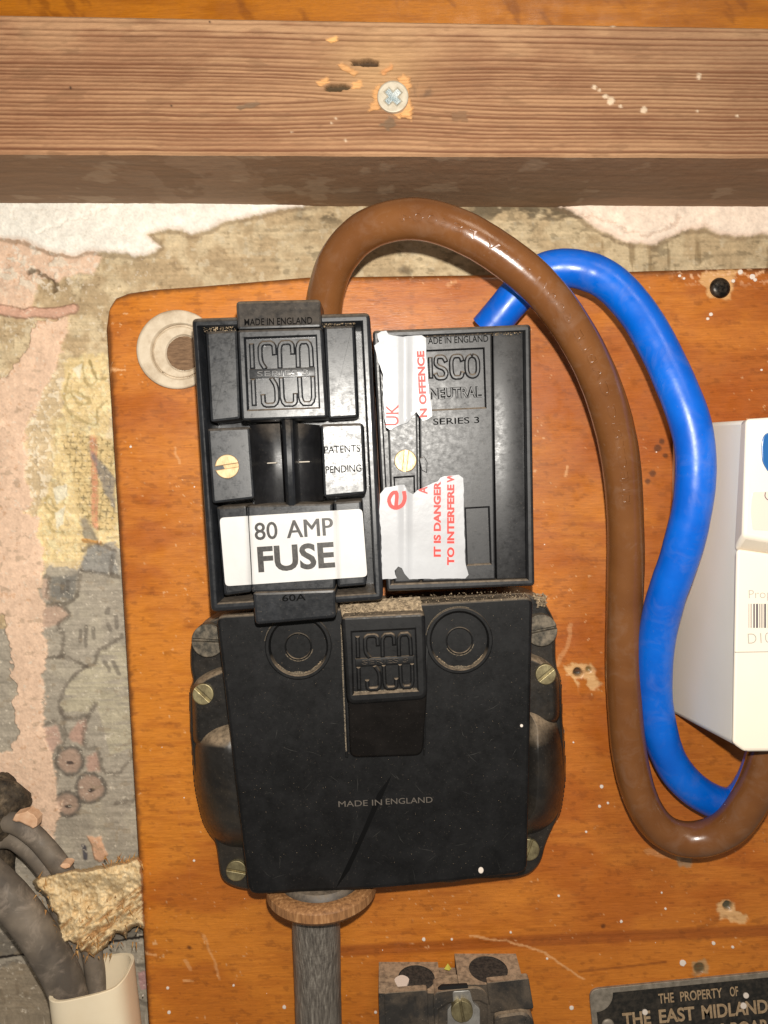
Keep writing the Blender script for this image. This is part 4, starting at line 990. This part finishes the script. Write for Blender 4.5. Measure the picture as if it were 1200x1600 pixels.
# latch
LQ = [(535, 968), (662, 962), (667, 1094), (541, 1102)]
ep2 = [(550, 988), (648, 983), (652, 1078), (553, 1084)]
lh = 62.0
P_('latch_block', M_cov, co, rnd([(533, 963), (664, 957), (668, 1092), (543, 1101)], [8, 8, 14, 14], 4), lh, 47, bev=1.2, holes=[ep2], hole_floor=lh-1.6, seg=3)
emblem(co, ep2, lh-1.6, 3.4, M_cov, 1.3)
strokes('dust', M_dustd, co, [[(552, 1082), (651, 1076)]], 1.3, lh-1.6, 0.5)['kind'] = 'stuff'; strokes('dust', M_dustd, co, [[(533, 975), (536, 1060), (541, 1176)]], 1.0, hc, 0.9)['kind'] = 'stuff'
P_('latch_wedge', M_wedge, co, rnd([(544, 1090), (667, 1083), (660, 1180), (547, 1184)], [7, 7, 13, 13], 5), planeh((543, 1086, lh-1.5), (667, 1086, lh-1.5), (543, 1184, lh-11)), 46, bev=1.1, seg=4)
P_('latch_rib', M_cov, co, [(532, 990), (536, 990), (544, 1184), (540, 1184)], hc+0.8, 46, bev=0.2); P_('latch_rib', M_cov, co, [(667, 985), (670, 985), (664, 1180), (661, 1180)], hc+0.8, 46, bev=0.2)
# dust ledge on top of the latch
ud = np.linspace(0, 1, 60); vd = np.linspace(0, 1, 18); A_, B_ = np.meshgrid(ud, vd); A_ = A_.ravel(); B_ = B_.ravel()
q = [(530, 940), (656, 932), (662, 966), (536, 972)]
pu = np.array([bil(q, a, b) for a, b in zip(A_, B_)])
hd = 50+B_*10.5+1.4*(fbm(pu[:, 0]/9, pu[:, 1]/6, 3)-.5)+0.8*(fbm(pu[:, 0]/3, pu[:, 1]/3, 7, 2)-.5)
dl = mobj('dust_ledge', W(pu[:, 0], pu[:, 1], hd), grid(60, 18), M_dust, co); dl['kind'] = 'stuff'
crumbs('dust', M_dust, co, [(535, 940), (655, 934), (662, 962), (540, 966)], lambda u, v: 52+(v-938)/28*9.5, 160, 0.45, 21)
crumbs('dust', M_dust, co, [(600, 932), (812, 922), (828, 932), (820, 938), (700, 940), (600, 944)], hc-0.2, 300, 0.3, 22)
crumbs('dust', M_dust, co, [(832, 926), (856, 930), (852, 948), (840, 950)], 30, 160, 0.6, 23)
crumbs('dust', M_dust, co, [(345, 965), (520, 955), (760, 940), (820, 960), (815, 1180), (800, 1360), (400, 1380), (370, 1200)], hc+0.0, 420, 0.13, 24)
M_faint = (lambda k: k.set(color=(0.10, 0.085, 0.07), rough=0.6))(N('faint_letters'))
lettering('lettering', M_faint, co, 'MADE IN', (529, 1261), (597, 1258), 9, hc+0.02, extrude=0.02)
lettering('lettering', M_faint, co, 'ENGLAND', (603, 1257), (676, 1254), 9, hc+0.02, extrude=0.02)
k = N('wiped_bakelite'); M_wipe = k.set(color=(0.002, 0.002, 0.0022), rough=0.7, spec=0.12)
P_('wiped_streak', M_wipe, co, [(612, 1211), (606, 1226), (590, 1262), (565, 1318), (546, 1360), (525, 1388), (530, 1376), (548, 1338), (568, 1294), (590, 1240)], hc+0.04, hc-0.2, bev=0)
R = random.Random(77)
M_haze = (lambda k: k.set(color=(0.018, 0.017, 0.015), rough=0.6))(N('scratch_grey')); mbs_ = MB()
for kk in range(46):
    x, y, a_, L_ = R.uniform(400, 810), R.uniform(1080, 1370), R.uniform(0, 3.14), R.uniform(5, 34)
    if 530 < x < 680 and y < 1200: continue
    q1 = (x+L_*math.cos(a_)*.5+R.uniform(-2, 2), y+L_*math.sin(a_)*.5+R.uniform(-2, 2)); q2 = (x+L_*math.cos(a_), y+L_*math.sin(a_)); w_ = R.uniform(0.25, 0.6); nx, ny = -math.sin(a_)*w_, math.cos(a_)*w_
    mbs_.add([w1(x, y, hc+.02), w1(q1[0]+nx, q1[1]+ny, hc+.03), w1(q1[0]-nx, q1[1]-ny, hc+.03), w1(q2[0], q2[1], hc+.02)], [(0, 2, 1), (1, 2, 3)])
mbs_.build('scratches', M_haze, co)['kind'] = 'stuff'
P_('paint_speck', M_spk, co, circ(751.5, 1360, 4.2, 12, 5), hc+0.4, hc-0.1, bev=0.2); P_('paint_speck', M_spk, co, circ(815, 1134, 2.4, 10), hc+0.3, hc-0.1, bev=0.1)
slotted(co, 325, 1001, 26, 27.5, 3, M_dscrew, rise=3.2, slotw=0.09, name='terminal_screw'); slotted(co, 846, 985, 25, 27.5, -12, M_dscrew, rise=3.2, slotw=0.09, name='terminal_screw')
slotted(co, 317, 1085, 16.5, 32.4, 43, M_brassd, rise=1.2, slotw=0.12); slotted(co, 853, 1054, 16, 32.4, -40, M_brassd, rise=1.2, slotw=0.12)
slotted(co, 369, 1361, 16, 27.2, 10, M_brassd, rise=1.2, slotw=0.1); slotted(co, 826, 1328, 17, 27.2, -70, M_brassd, rise=1.2, slotw=0.1)
# gland ring (turned about a vertical axis)
def lathe(name, mat, parent, c, prof, ns=64, ax=None):
    V = []; Fc = []; n = len(prof)
    for (r, z) in prof:
        for i in range(ns):
            a = 2*math.pi*i/ns; V.append((c[0]+r*math.cos(a), c[1]+r*math.sin(a), c[2]+z))
    for j in range(n-1):
        for i in range(ns): kk = (i+1) % ns; Fc.append((j*ns+i, j*ns+kk, (j+1)*ns+kk, (j+1)*ns+i))
    Fc.append(tuple(range(ns))); Fc.append(tuple(range((n-1)*ns, n*ns))[::-1])
    return fixn(mobj(name, V, Fc, mat, parent, None, 30))
gc = w1(502, 1373, 37)
lathe('outlet_neck', M_neu, co, gc, [(14.0, 2.2), (15.0, 1.0), (15.5, -0.8)])
lathe('gland_ring', M_gland, co, gc, [(17, 0.2), (19.3, -0.4), (20.2, -1.2), (20.3, -4.2), (19.2, -5.2), (17.8, -6.6), (15.5, -7.4), (9, -7.4)])

lc = thing('lead_cable', 'grey lead sheathed supply cable leaving the wooden gland ring downwards', 'cable', W(495, 1600, 30))
c, T, Nn, B, V, fcs = tube([(493, 1380, 37), (494, 1440, 35), (496, 1520, 31), (498, 1610, 29), (500, 1800, 28)], 9.0, 40, 24, wob=0.03)
V = V+0.0
mobj('sheath', V, fcs, M_lead, lc)

# ------------------------------------------------------------------ brown and blue cables
bc = thing('brown_cable', 'thick brown insulated cable looping from behind the fuse unit down to the meter', 'cable', W(1000, 1300, HB))
bp = [(505, 560, 34), (505, 500, 38), (510, 455, 42), (528, 405, 47), (572, 360, 53), (640, 342, 58), (708, 356, 61), (778, 394, 62), (848, 452, 61), (905, 530, 58), (946, 620, 54), (970, 720, 49), (978, 840, 44), (976, 950, 40), (975, 1060, 37), (982, 1170, 36), (1002, 1250, 36), (1036, 1298, 37), (1085, 1312, 39), (1140, 1292, 43), (1180, 1235, 48), (1205, 1165, 52), (1225, 1100, 54)]
c, T, Nn, B, V, fcs = tube(bp, 6.3, 32, 12, wob=0.07, seed=5)
mobj('insulation', V, fcs, M_brown, bc)
cl = np.concatenate([[0], np.cumsum(np.linalg.norm(np.diff(c, axis=0), axis=1))])
def ontube(s, s0, s1, ang0, cap, r, flip, name='lettering', mat=M_brown, parent=bc, rise=0.10):
    v, f = text2d(s, 0.0, 0.0, 0.0, 1.15); x = (v[:, 0]-v[:, 0].min())/(np.ptp(v[:, 0])); y = (v[:, 1]-v[:, 1].min())/np.ptp(v[:, 1])-0.5
    x = 1-x if flip else x; y = -y if flip else y
    ss = s0+(s1-s0)*x; an = ang0+y*cap/r
    P = np.stack([np.interp(ss, cl, c[:, i]) for i in range(3)], 1); n_ = np.stack([np.interp(ss, cl, Nn[:, i]) for i in range(3)], 1); b_ = np.stack([np.interp(ss, cl, B[:, i]) for i in range(3)], 1)
    dirs = np.cos(an)[:, None]*n_+np.sin(an)[:, None]*b_
    top = P+dirs*(r+rise); bot = P+dirs*(r-0.05); m_ = len(v)
    V_ = np.concatenate([top, bot]); F_ = [tuple(q) for q in f]; cnt = {}
    for q in f:
        for i in range(len(q)): e = (q[i], q[(i+1) % len(q)]); cnt.setdefault((min(e), max(e)), []).append(e)
    for e in cnt.values():
        if len(e) == 1: a, b2 = e[0]; F_.append((b2, a, a+m_, b2+m_))
    return fixn(mobj(name, V_, F_, mat, parent, None, 30))
sgn = 1.0 if (B[len(B)//4]@np.array([0, 0, 1.0])) > 0 else -1.0
ontube('ELECTRIC CABLE 600/1000V BS6004', 62, 190, 0.12*sgn, 2.6, 6.38, True, rise=0.28)
blc = thing('blue_cable', 'thick blue insulated cable arching out above the neutral block and past the meter', 'cable', W(1060, 1200, HB))
lp = [(761, 516, 34), (781, 492, 36), (811, 457, 38), (850, 424, 40), (900, 420, 42), (948, 438, 45), (990, 480, 49), (1022, 530, 53), (1052, 592, 57), (1078, 660, 60), (1087, 720, 61), (1082, 790, 60), (1064, 865, 56), (1040, 935, 50), (1026, 1000, 44), (1022, 1070, 39), (1030, 1140, 35), (1052, 1198, 32), (1090, 1238, 30), (1136, 1258, 29), (1163, 1246, 30), (1184, 1208, 33), (1198, 1165, 38), (1212, 1120, 44)]
c2_, T2, N2, B2, V2, f2 = tube(lp, 6.3, 32, 12, wob=0.07, seed=9)
mobj('insulation', V2, f2, M_blue, blc)

# ------------------------------------------------------------------ white meter at the right edge
mt = thing('electricity_meter', 'cream white plastic meter with barcode and blue button, cut off by the right edge', 'meter', W(1200, 1100, HB))
def quadsolid(name, mat, parent, front, back, smooth=30, sub=None):
    V = [tuple(w1(*p)) for p in front]+[tuple(w1(*p)) for p in back]; n = len(front)
    Fc = [tuple(range(n)), tuple(range(n, 2*n))[::-1]]+[(i, i+n, (i+1) % n+n, (i+1) % n) for i in range(n)]
    o = fixn(mobj(name, V, Fc, mat, parent, None, smooth))
    b = o.modifiers.new('edge', 'BEVEL'); b.width = 0.0012; b.segments = 3; b.limit_method = 'ANGLE'
    return o
quadsolid('case', M_side, mt, [(1161, 657, 70), (1500, 640, 70), (1500, 1166, 70), (1162, 1172, 70), (1144, 1160, 66)], [(1050, 664, HB), (1400, 650, HB), (1400, 1106, HB), (1150, 1130, HB), (1046, 1112, HB)])
quadsolid('upper_cover', M_meter, mt, [(1166, 654, 75), (1520, 630, 75), (1520, 900, 75), (1161, 838, 75)], [(1157, 658, 68), (1500, 640, 68), (1500, 905, 68), (1146, 862, 68)])
quadsolid('lower_cover', M_meter, mt, [(1150, 856, 70.8), (1500, 910, 70.8), (1500, 1172, 70.8), (1162, 1175, 70.8), (1143, 1162, 70.8)], [(1148, 864, 66), (1490, 900, 66), (1490, 1168, 66), (1164, 1171, 66), (1146, 1158, 66)])
P_('joint_line', M_mgrey, mt, [(1149, 1018.5), (1400, 1014), (1400, 1015.3), (1149, 1020)], 70.9, 70, bev=0)
P_('button', M_mblue, mt, rnd([(1190, 690), (1196, 676), (1260, 670), (1260, 742), (1202, 740), (1191, 722)], 8, 5), 75.6, 74, bev=0.3)
P_('display_window', M_mwin, mt, rnd([(1175, 769), (1260, 766), (1260, 832), (1176, 828), (1173, 800)], 3, 3), 75.15, 74.5, bev=0.1)
strokes('window_mark', M_bar, mt, [rounded_path([(1196, 769), (1195, 776), (1199, 781), (1206, 782)], .4)], 0.7, 75.2, 0.05)
lettering('lettering', M_mgrey, mt, 'Property of', (1170, 935), (1262, 933), 13, 70.86, bold=-0.01)
lettering('lettering', M_mgrey, mt, 'D10', (1169, 1006), (1205, 1004), 16, 70.86, bold=-0.012)
mb_ = MB(); R = random.Random(5); x = 1170
for w_, g_ in ((.6, 2.6), (1, 3), (2.3, 2), (3, 2.2), (.8, 1.6), (.9, 1.8), (.8, 1.7), (2.6, 3), (3.2, 2), (1, 1.5), (2.2, 2.4), (.8, 1.6), (3, 2), (1, 2)):
    plate(mb_, [(x, 943.5), (x+w_, 943.4), (x+w_, 981), (x, 981.2)], 70.9, 70.5, bev=0); x += w_+g_
fixn(mb_.build('barcode', M_bar, mt))

# ------------------------------------------------------------------ terminal block at the bottom
tb_ = thing('terminal_block', 'grimy black terminal block with two dusty round cable entries, at the bottom edge', 'terminal block', W(710, 1700, HB))
zt = 0
def zface(name, mat, parent, u0_, u1_, v_back, v_front, h0, h1, holes=(), drop=60, u0f=None, u1f=None):
    """a block whose top side faces up: back edge at pixel row v_back on h0, front edge h1; returns world box"""
    a = w1(u0_, v_back, h0); b = w1(u1_, v_back, h0)
    ex = (b-a).normalized(); L = (b-a).length; dep = h1-h0
    to = lambda s, d, dz=0: tuple(a+ex*s+Vector((0, -d, dz)))
    rect = [(0, 0), (L, 0), (L, dep), (0, dep)]
    V = [to(s, d) for s, d in rect]; Fc = []
    loops = [[0, 1, 2, 3]]; allp = [list(range(4))]
    for (cs, cd, r, rec) in holes:
        s = len(V); m = 28; pts2 = [(cs*L+r*math.cos(-2*math.pi*i/m), cd*dep+r*math.sin(-2*math.pi*i/m)) for i in range(m)]
        V += [to(x, y) for x, y in pts2]; V += [to(x, y, -rec) for x, y in pts2]
        for i in range(m): j = (i+1) % m; Fc.append((s+i, s+j, s+m+j, s+m+i))
        Fc.append(tuple(range(s+m, s+2*m))); allp.append(list(range(s, s+m)))
    ids = [i for l_ in allp for i in l_]
    tri = geometry.tessellate_polygon([[Vector((V[i][0], V[i][1], 0)) for i in l_] for l_ in allp])
    for t in tri: Fc.append(tuple(ids[i] for i in t))
    s = len(V); V += [to(x, y, -drop) for x, y in rect]
    for i in range(4): j = (i+1) % 4; Fc.append((i, s+i, s+j, j))
    Fc.append((s, s+1, s+2, s+3))
    return fixn(mobj(name, V, Fc, mat, parent, None, 30))
HT1 = 33.5
M_entry_shade = (lambda k: k.set(color=k.ramp(k.noise(900, 4), [(0.35, (0.012, 0.011, 0.010)), (0.7, (0.06, 0.05, 0.04))]), rough=0.9, bump=k.noise(1500, 4), bstr=0.6))(N('dark_entry_shade'))  # dark colour for the shade inside the cable entries
zface('entry_boss', M_tblk, tb_, 592, 684, 1503, 0, HB, HT1, holes=[(0.62, 0.52, 7.2, 1.6)], drop=60)
zface('entry_boss', M_tblk, tb_, 710, 806, 1490, 0, HB, HT1, holes=[(0.5, 0.52, 7.6, 1.6)], drop=60)
for (u_, u2_, v_, cx_, cd_, r__) in ((592, 684, 1503, 0.62, 0.52, 7.2), (710, 806, 1490, 0.5, 0.52, 7.6)):
    a0_ = w1(u_, v_, HB); b0_ = w1(u2_, v_, HB); ex_ = (b0_-a0_).normalized(); q0 = a0_+ex_*(cx_*(b0_-a0_).length)+Vector((0, -cd_*(HT1-HB), -0.35))
    V = [q0+ex_*(r__*0.985*math.cos(2*math.pi*i/32))+Vector((0, r__*0.985*math.sin(2*math.pi*i/32), 0)) for i in range(32)]
    fixn(mobj('entry_shade', V+[p-Vector((0, 0, 0.9)) for p in V], [tuple(range(32)), tuple(range(32, 64))]+[(i, (i+1) % 32, (i+1) % 32+32, i+32) for i in range(32)], M_entry_shade, tb_))  # added dark disc stands in for the shade in the open recess
zface('centre_web', M_tblk, tb_, 672, 730, 1512, 0, HB+2, HT1-0.4, drop=50)
P_('front_panel', M_tblk, tb_, rnd([(600, 1551), (668, 1546), (672, 1700), (606, 1700)], 6, 3), HT1+0.5, HT1-2.5, bev=0.4)
P_('front_panel', M_tblk, tb_, rnd([(760, 1535), (826, 1528), (834, 1576), (766, 1583)], 4, 3), HT1+0.5, HT1-2.5, bev=0.4)
P_('lower_boss', M_tblk, tb_, rnd([(771, 1585), (820, 1578), (834, 1590), (840, 1700), (776, 1700)], 12, 4), HT1+3, HT1-3, bev=1.5)
P_('centre_boss', M_tblk, tb_, rnd([(676, 1550), (700, 1546), (750, 1541), (764, 1556), (768, 1700), (684, 1700)], 12, 4), HT1+1, HT1-7, bev=0.6, holes=[[(686, 1578), (700, 1568), (748, 1564), (764, 1572), (766, 1690), (690, 1690)]], hole_floor=HT1-6)
P_('clamp_strip', M_zinc, tb_, rnd([(707, 1549), (734, 1547), (739, 1566), (750, 1576), (750, 1700), (700, 1700), (699, 1578), (708, 1566)], 3, 2), HT1+1.5, HT1-5, bev=0.3)
slotted(tb_, 722, 1581, 17, HT1+1.6, 80, M_brassd, rise=1.8, slotw=0.1)
P_('clamp_slot', M_void, tb_, rnd([(684, 1546), (690, 1541), (730, 1539), (732, 1544), (690, 1547)], 1, 2), HT1+1.1, HT1, bev=0)
q_ = w1(592, 1503, HB)+Vector((9.0, -11.5, -0.55)); mbb = MB(); rv = [(2.7*math.cos(t)*(1+0.15*math.sin(3*t)), 3.6*math.sin(t)) for t in np.linspace(0, 2*math.pi, 18, endpoint=False)]
mbb.add([q_+Vector((x, y, 0.55)) for x, y in rv]+[q_+Vector((x, y, -0.2)) for x, y in rv], [tuple(range(18)), tuple(range(18, 36))]+[(i, (i+1) % 18, (i+1) % 18+18, i+18) for i in range(18)]); fixn(mbb.build('paint_blob', M_spk, tb_))
mbx = MB(); blob(mbx, w1(700, 1513, 24), 1.8, random.Random(3)); o = mbx.build('wire_end', (lambda k: k.set(color=(0.55, 0.50, 0.08), rough=0.4))(N('yellow_wire')), tb_)

# ------------------------------------------------------------------ nameplate
pn = thing('nameplate', 'small black and silver metal plate reading THE PROPERTY OF THE EAST MIDLANDS, lower right', 'nameplate', W(1060, 1690, HB))
ang = -5.6; ca, sa = math.cos(math.radians(ang)), math.sin(math.radians(ang))
def pp(x, y): return (920+x*ca-y*sa, 1546+x*sa+y*ca)
PWd, PHt = 480, 190
P_('plate', M_plate, pn, rnd([pp(0, 0), pp(PWd, 0), pp(PWd, PHt), pp(0, PHt)], 16, 5), HB+1.1, HB-0.2, bev=0.3)
fld = []
for (x0, y0, sx_, sy_) in ((9, 9, 1, 1), (PWd-9, 9, -1, 1), (PWd-9, PHt-9, -1, -1), (9, PHt-9, 1, -1)):
    arc = [(x0+sx_*28*math.sin(t), y0+sy_*28*math.cos(t)) for t in np.linspace(0, math.pi/2, 8)]
    if (sx_, sy_) in ((-1, 1), (1, -1)): arc = arc[::-1]
    fld += [pp(*p) for p in arc]
P_('field', M_pblack, pn, fld, HB+1.25, HB+1, bev=0)
def pl_text(s_, x0, x1, y, cap, b=0.02): lettering('lettering', M_plet, pn, s_, pp(x0, y), pp(x1, y), cap, HB+1.32, bold=b, extrude=0.02)
for w_, a_, b_ in (('THE', 107, 131), ('PROPERTY', 141, 207), ('OF', 219, 232)): pl_text(w_, a_, b_, 33, 15.5)
for w_, a_, b_ in (('THE', 48, 92), ('EAST', 105, 161), ('MIDLANDS', 172, 287)): pl_text(w_, a_, b_, 64, 22, 0.03)
for w_, a_, b_ in (('ELECTRICITY', 60, 205), ('BOARD', 215, 290)): pl_text(w_, a_, b_, 95, 22, 0.03)
dome('rivet', M_plate, pn, pp(24, 60)[0], pp(24, 60)[1]-2, 10, HB+1.1, 1.2)

# ------------------------------------------------------------------ specks of paint on the board
mb = MB(); R = random.Random(8)
for (x, y, r) in ((971, 1440, 2.4), (893, 1575, 3.6), (1115, 1474, 3), (1145, 1480, 2.4), (1067, 1505, 5), (662, 1468, 3), (706, 1468, 2), (798, 1457, 2), (873, 1400, 2), (855, 1498, 2), (1157, 425, 4), (1176, 432, 4.5), (1180, 437, 3), (1062, 431, 2.4), (1069, 435, 2.2),
                  (1146, 439, 3), (1106, 498, 2.6), (1111, 491, 3), (204, 698, 2), (444, 1574, 3), (303, 1345, 2), (365, 1540, 2), (262, 1544, 2.4), (264, 1582, 3), (1190, 578, 2), (940, 1229, 3), (937, 1260, 2.6), (950, 1255, 2), (587, 1582, 2.5), (1040, 1420, 2), (916, 1300, 2), (1034, 1395, 1.6), (896, 1160, 1.5)):
    plate(mb, ragged(circ(x, y, r, 10), 3, r*0.12, x), HB+0.45, HB-0.4, bev=0.2)
for kk in range(40):
    x, y = R.uniform(190, 1190), R.uniform(470, 1595); r = R.uniform(0.5, 1.3)
    plate(mb, circ(x, y, r, 5), HB+0.15, HB-0.4, bev=0)
sp = fixn(mb.build('paint_specks', M_spk, bb)); sp['kind'] = 'stuff'
mb = MB()
for (u, v, h) in ((893, 1575, 0),): pass
for (x, y, r) in ((1166, 1556, 4.5), (1162, 1572, 5), (1008, 1582, 4.5)): plate(mb, circ(x, y, r, 12), HB+1.8, HB+1, bev=0.2)
fixn(mb.build('paint_specks', M_spk, pn))['kind'] = 'stuff'

# ------------------------------------------------------------------ lower left: sheathed cables, conduit, torn fibreboard, rubble
def cable(name, label, path, r, mat=M_grey, sq=1.0, seed=1):
    t = thing(name, label, 'cable', W(path[-1][0], path[-1][1], 5))
    c, T, Nn, B, V, f = tube(path, r, 28, 12, wob=0.06, sq=sq, seed=seed)
    mobj('sheath', V, f, mat, t); return t
cable('grey_cable', 'thickest grey cable curving down into the cream conduit', [(-140, 1300, 26), (-60, 1338, 28), (0, 1388, 28), (45, 1440, 27), (80, 1495, 25), (106, 1550, 24), (118, 1640, 23), (120, 1800, 22)], 7.1, seed=2)
cable('grey_cable', 'upper thin grey cable spotted with pink plaster, running behind the torn fibreboard', [(-20, 1290, 14), (14, 1284, 16), (44, 1298, 17), (74, 1328, 17), (104, 1370, 16), (128, 1430, 14), (146, 1500, 14), (150, 1560, 15), (150, 1700, 15)], 4.0, seed=3)
cable('grey_cable', 'lower thin grey cable with a round pink plaster spot, beside the thickest cable', [(0, 1310, 12), (24, 1312, 14), (52, 1334, 15), (74, 1362, 15), (88, 1396, 13), (100, 1440, 12), (120, 1510, 14), (128, 1600, 14), (128, 1700, 14)], 3.9, seed=4)
M_pink = (lambda k: k.set(color=k.ramp(k.noise(300, 4), [(0.3, lin((206, 160, 124))), (0.7, lin((230, 190, 156)))]), rough=0.8, bump=k.noise(900, 4), bstr=0.4))(N('pink_plaster'))
pc = thing('plaster_splash', 'pink plaster splashes stuck on the two thin grey cables', 'plaster', W(60, 1300, 18))
P_('splash', M_pink, pc, ragged([(24, 1272), (44, 1266), (60, 1280), (58, 1292), (52, 1294), (40, 1288), (30, 1284), (20, 1282)], 5, 1.2, 5), 21.5, 17, bev=0.4)
P_('splash', M_pink, pc, ragged(circ(71, 1335, 6.5, 12), 3, .6, 6), 19.2, 17, bev=0.3)
P_('splash', M_pink, pc, ragged(circ(102, 1353, 8, 12, 4), 3, .6, 7), 21.2, 17, bev=0.3)
# conduit: slanted oval tube
cd = thing('conduit', 'cream plastic conduit open at the top with grey cables dropping into it', 'conduit', W(145, 1700, 8))
axc = w1(145, 1530, 24); V = []; Fc = []; ns = 64
def ovl(t, wx, wy, e=0.6):
    c_, s_ = math.cos(t), math.sin(t); return wx*math.copysign(abs(c_)**e, c_), wy*math.copysign(abs(s_)**e, s_)
rows = []
for (wx, wy, z0, ztilt) in ((15.2, 12.0, -70, 0), (15.2, 12.0, 0, 1), (14.9, 11.7, 0.25, 1), (13.9, 10.7, 0.1, 1), (13.9, 10.7, -50, 0)):
    r_ = []
    for i in range(ns):
        x, y = ovl(2*math.pi*i/ns, wx, wy); z = z0+(x*0.18+1.0*ztilt if ztilt else 0)+(fbm(np.array([i*0.3]), np.array([0.]), 5)[0]-.5)*0.5*ztilt
        r_.append(len(V)); V.append((axc.x+x+(-z*0.05), axc.y+y, axc.z+z))
    rows.append(r_)
for a_, b_ in zip(rows[:-1], rows[1:]):
    for i in range(ns): j = (i+1) % ns; Fc.append((a_[i], a_[j], b_[j], b_[i]))
fixn(mobj('tube', V, Fc, M_cream, cd, None, 40))
# torn fibreboard
fbo = thing('torn_fibreboard', 'ragged torn chunk of yellow fibreboard against the edge of the varnished board', 'fibreboard', W(150, 1450, 20))
fp = [(50, 1378), (60, 1368), (80, 1364), (104, 1358), (135, 1356), (170, 1350), (200, 1342), (216, 1336), (224, 1345), (226, 1410), (229, 1454), (218, 1450), (210, 1448), (200, 1456), (199, 1470), (193, 1462), (182, 1458), (176, 1468), (168, 1478), (160, 1486), (146, 1498), (136, 1490), (122, 1490), (118, 1478), (108, 1474), (100, 1478), (86, 1478), (83, 1468), (90, 1452), (86, 1432), (76, 1418), (70, 1400), (56, 1388)]
fp = ragged(fp, 4, 1.3, 9)
g0 = np.arange(46, 234, 1.6); g1 = np.arange(1330, 1504, 1.6); Ug, Vg = np.meshgrid(g0, g1); d = polydist(Ug.ravel(), Vg.ravel(), fp).reshape(Ug.shape)
uu, vv = Ug.ravel(), Vg.ravel()
ridge = fbm((uu-vv*0.9)/40, (uu*0.9+vv)/6.5, 12); rough = fbm(uu/20, vv/15, 13)
lowr = sstep(-20, 40, (uu-150)*0.5+(vv-1405))
Hf = 24+7.0*(ridge-.5)*lowr+5*(rough-.5)+1.1*(fbm(uu/3.5, vv/3.5, 14, 2)-.5)+4*sstep(1400, 1360, vv)*sstep(60, 160, uu)
Hf = np.minimum(Hf, 9+np.clip(d.ravel(), 0, 8)*3.2)
cf = 0.75+0.5*rough; cf = np.stack([cf, cf*(0.92+0.1*ridge), cf*(0.80+0.25*ridge)], 1)
cf = np.where(((ridge < 0.38)&(lowr > .5))[:, None], cf*np.array([0.62, 0.48, 0.36]), cf)
keep = (d > -0.4); idx = -np.ones(Ug.size, int); kf = grid(len(g0), len(g1)); ok = keep.ravel()[kf].all(1); kf = kf[ok]
used = np.unique(kf); idx[used] = np.arange(len(used)); Pfb = W(uu, vv, Hf)[used]
mobj('chunk', Pfb, idx[kf], M_fibre, fbo, np.clip(cf, 0, 1.3)[used])
mb = MB(); R = random.Random(4)
for kk in range(150):
    x, y = R.choice([(R.uniform(110, 175), R.uniform(1470, 1496)), (R.uniform(160, 225), R.uniform(1340, 1352)), (R.uniform(55, 90), R.uniform(1368, 1470)), (R.uniform(120, 220), R.uniform(1400, 1480))])
    a_ = R.uniform(0.6, 2.2); L_ = R.uniform(4, 15); hz = R.uniform(22, 28)
    p0 = w1(x, y, hz); p1 = w1(x+L_*math.cos(a_)*R.choice([1, -1]), y+L_*math.sin(a_)*R.choice([1, 1, -1]), hz+R.uniform(-1, 2)); w_ = R.uniform(0.10, 0.5)
    mb.add([p0+Vector((w_, 0, 0)), p0-Vector((w_, 0, 0)), p0+Vector((0, -w_, w_)), p1], [(0, 1, 3), (1, 2, 3), (2, 0, 3)])
M_fib2 = (lambda k: k.set(color=k.ramp(k.noise(300, 4), [(0.3, lin((140, 88, 46))), (0.7, lin((214, 170, 106)))]), rough=0.8))(N('wood_fibre'))
fixn(mb.build('fibres', M_fib2, fbo))['kind'] = 'stuff'
# dark rubble lump
rb = thing('rubble_lump', 'dark crusty lump of old mortar at the left edge above the thick grey cable', 'mortar lump', W(0, 1330, 0))
bm = bmesh.new(); bmesh.ops.create_icosphere(bm, subdivisions=5, radius=1.0)
def lump(name, cu, cv, ch, ru, rv, rh, seed):
    cc = w1(cu, cv, ch); V = []; 
    for vtx in bm.verts:
        p = vtx.co; n_ = float(fbm(np.array([p.x*2.1+seed]), np.array([p.z*2.1+p.y*1.7]), seed)[0]); n2_ = float(fbm(np.array([p.x*7+seed]), np.array([p.z*7+p.y*5]), seed+3)[0])
        s = 0.75+0.5*n_+0.16*n2_; V.append((cc.x+p.x*ru*s, cc.y+p.y*rh*s, cc.z+p.z*rv*s))
    return mobj(name, V, [tuple(v.index for v in f.verts) for f in bm.faces], M_rub, rb, None, 60)
bm.verts.index_update()
lump('crust', -12, 1262, 10, 12, 13, 11, 3); lump('crust', -22, 1340, 4, 10, 19, 8, 5)
bm.free()

for o in S.objects:
    if '_base' in o: del o['_base']
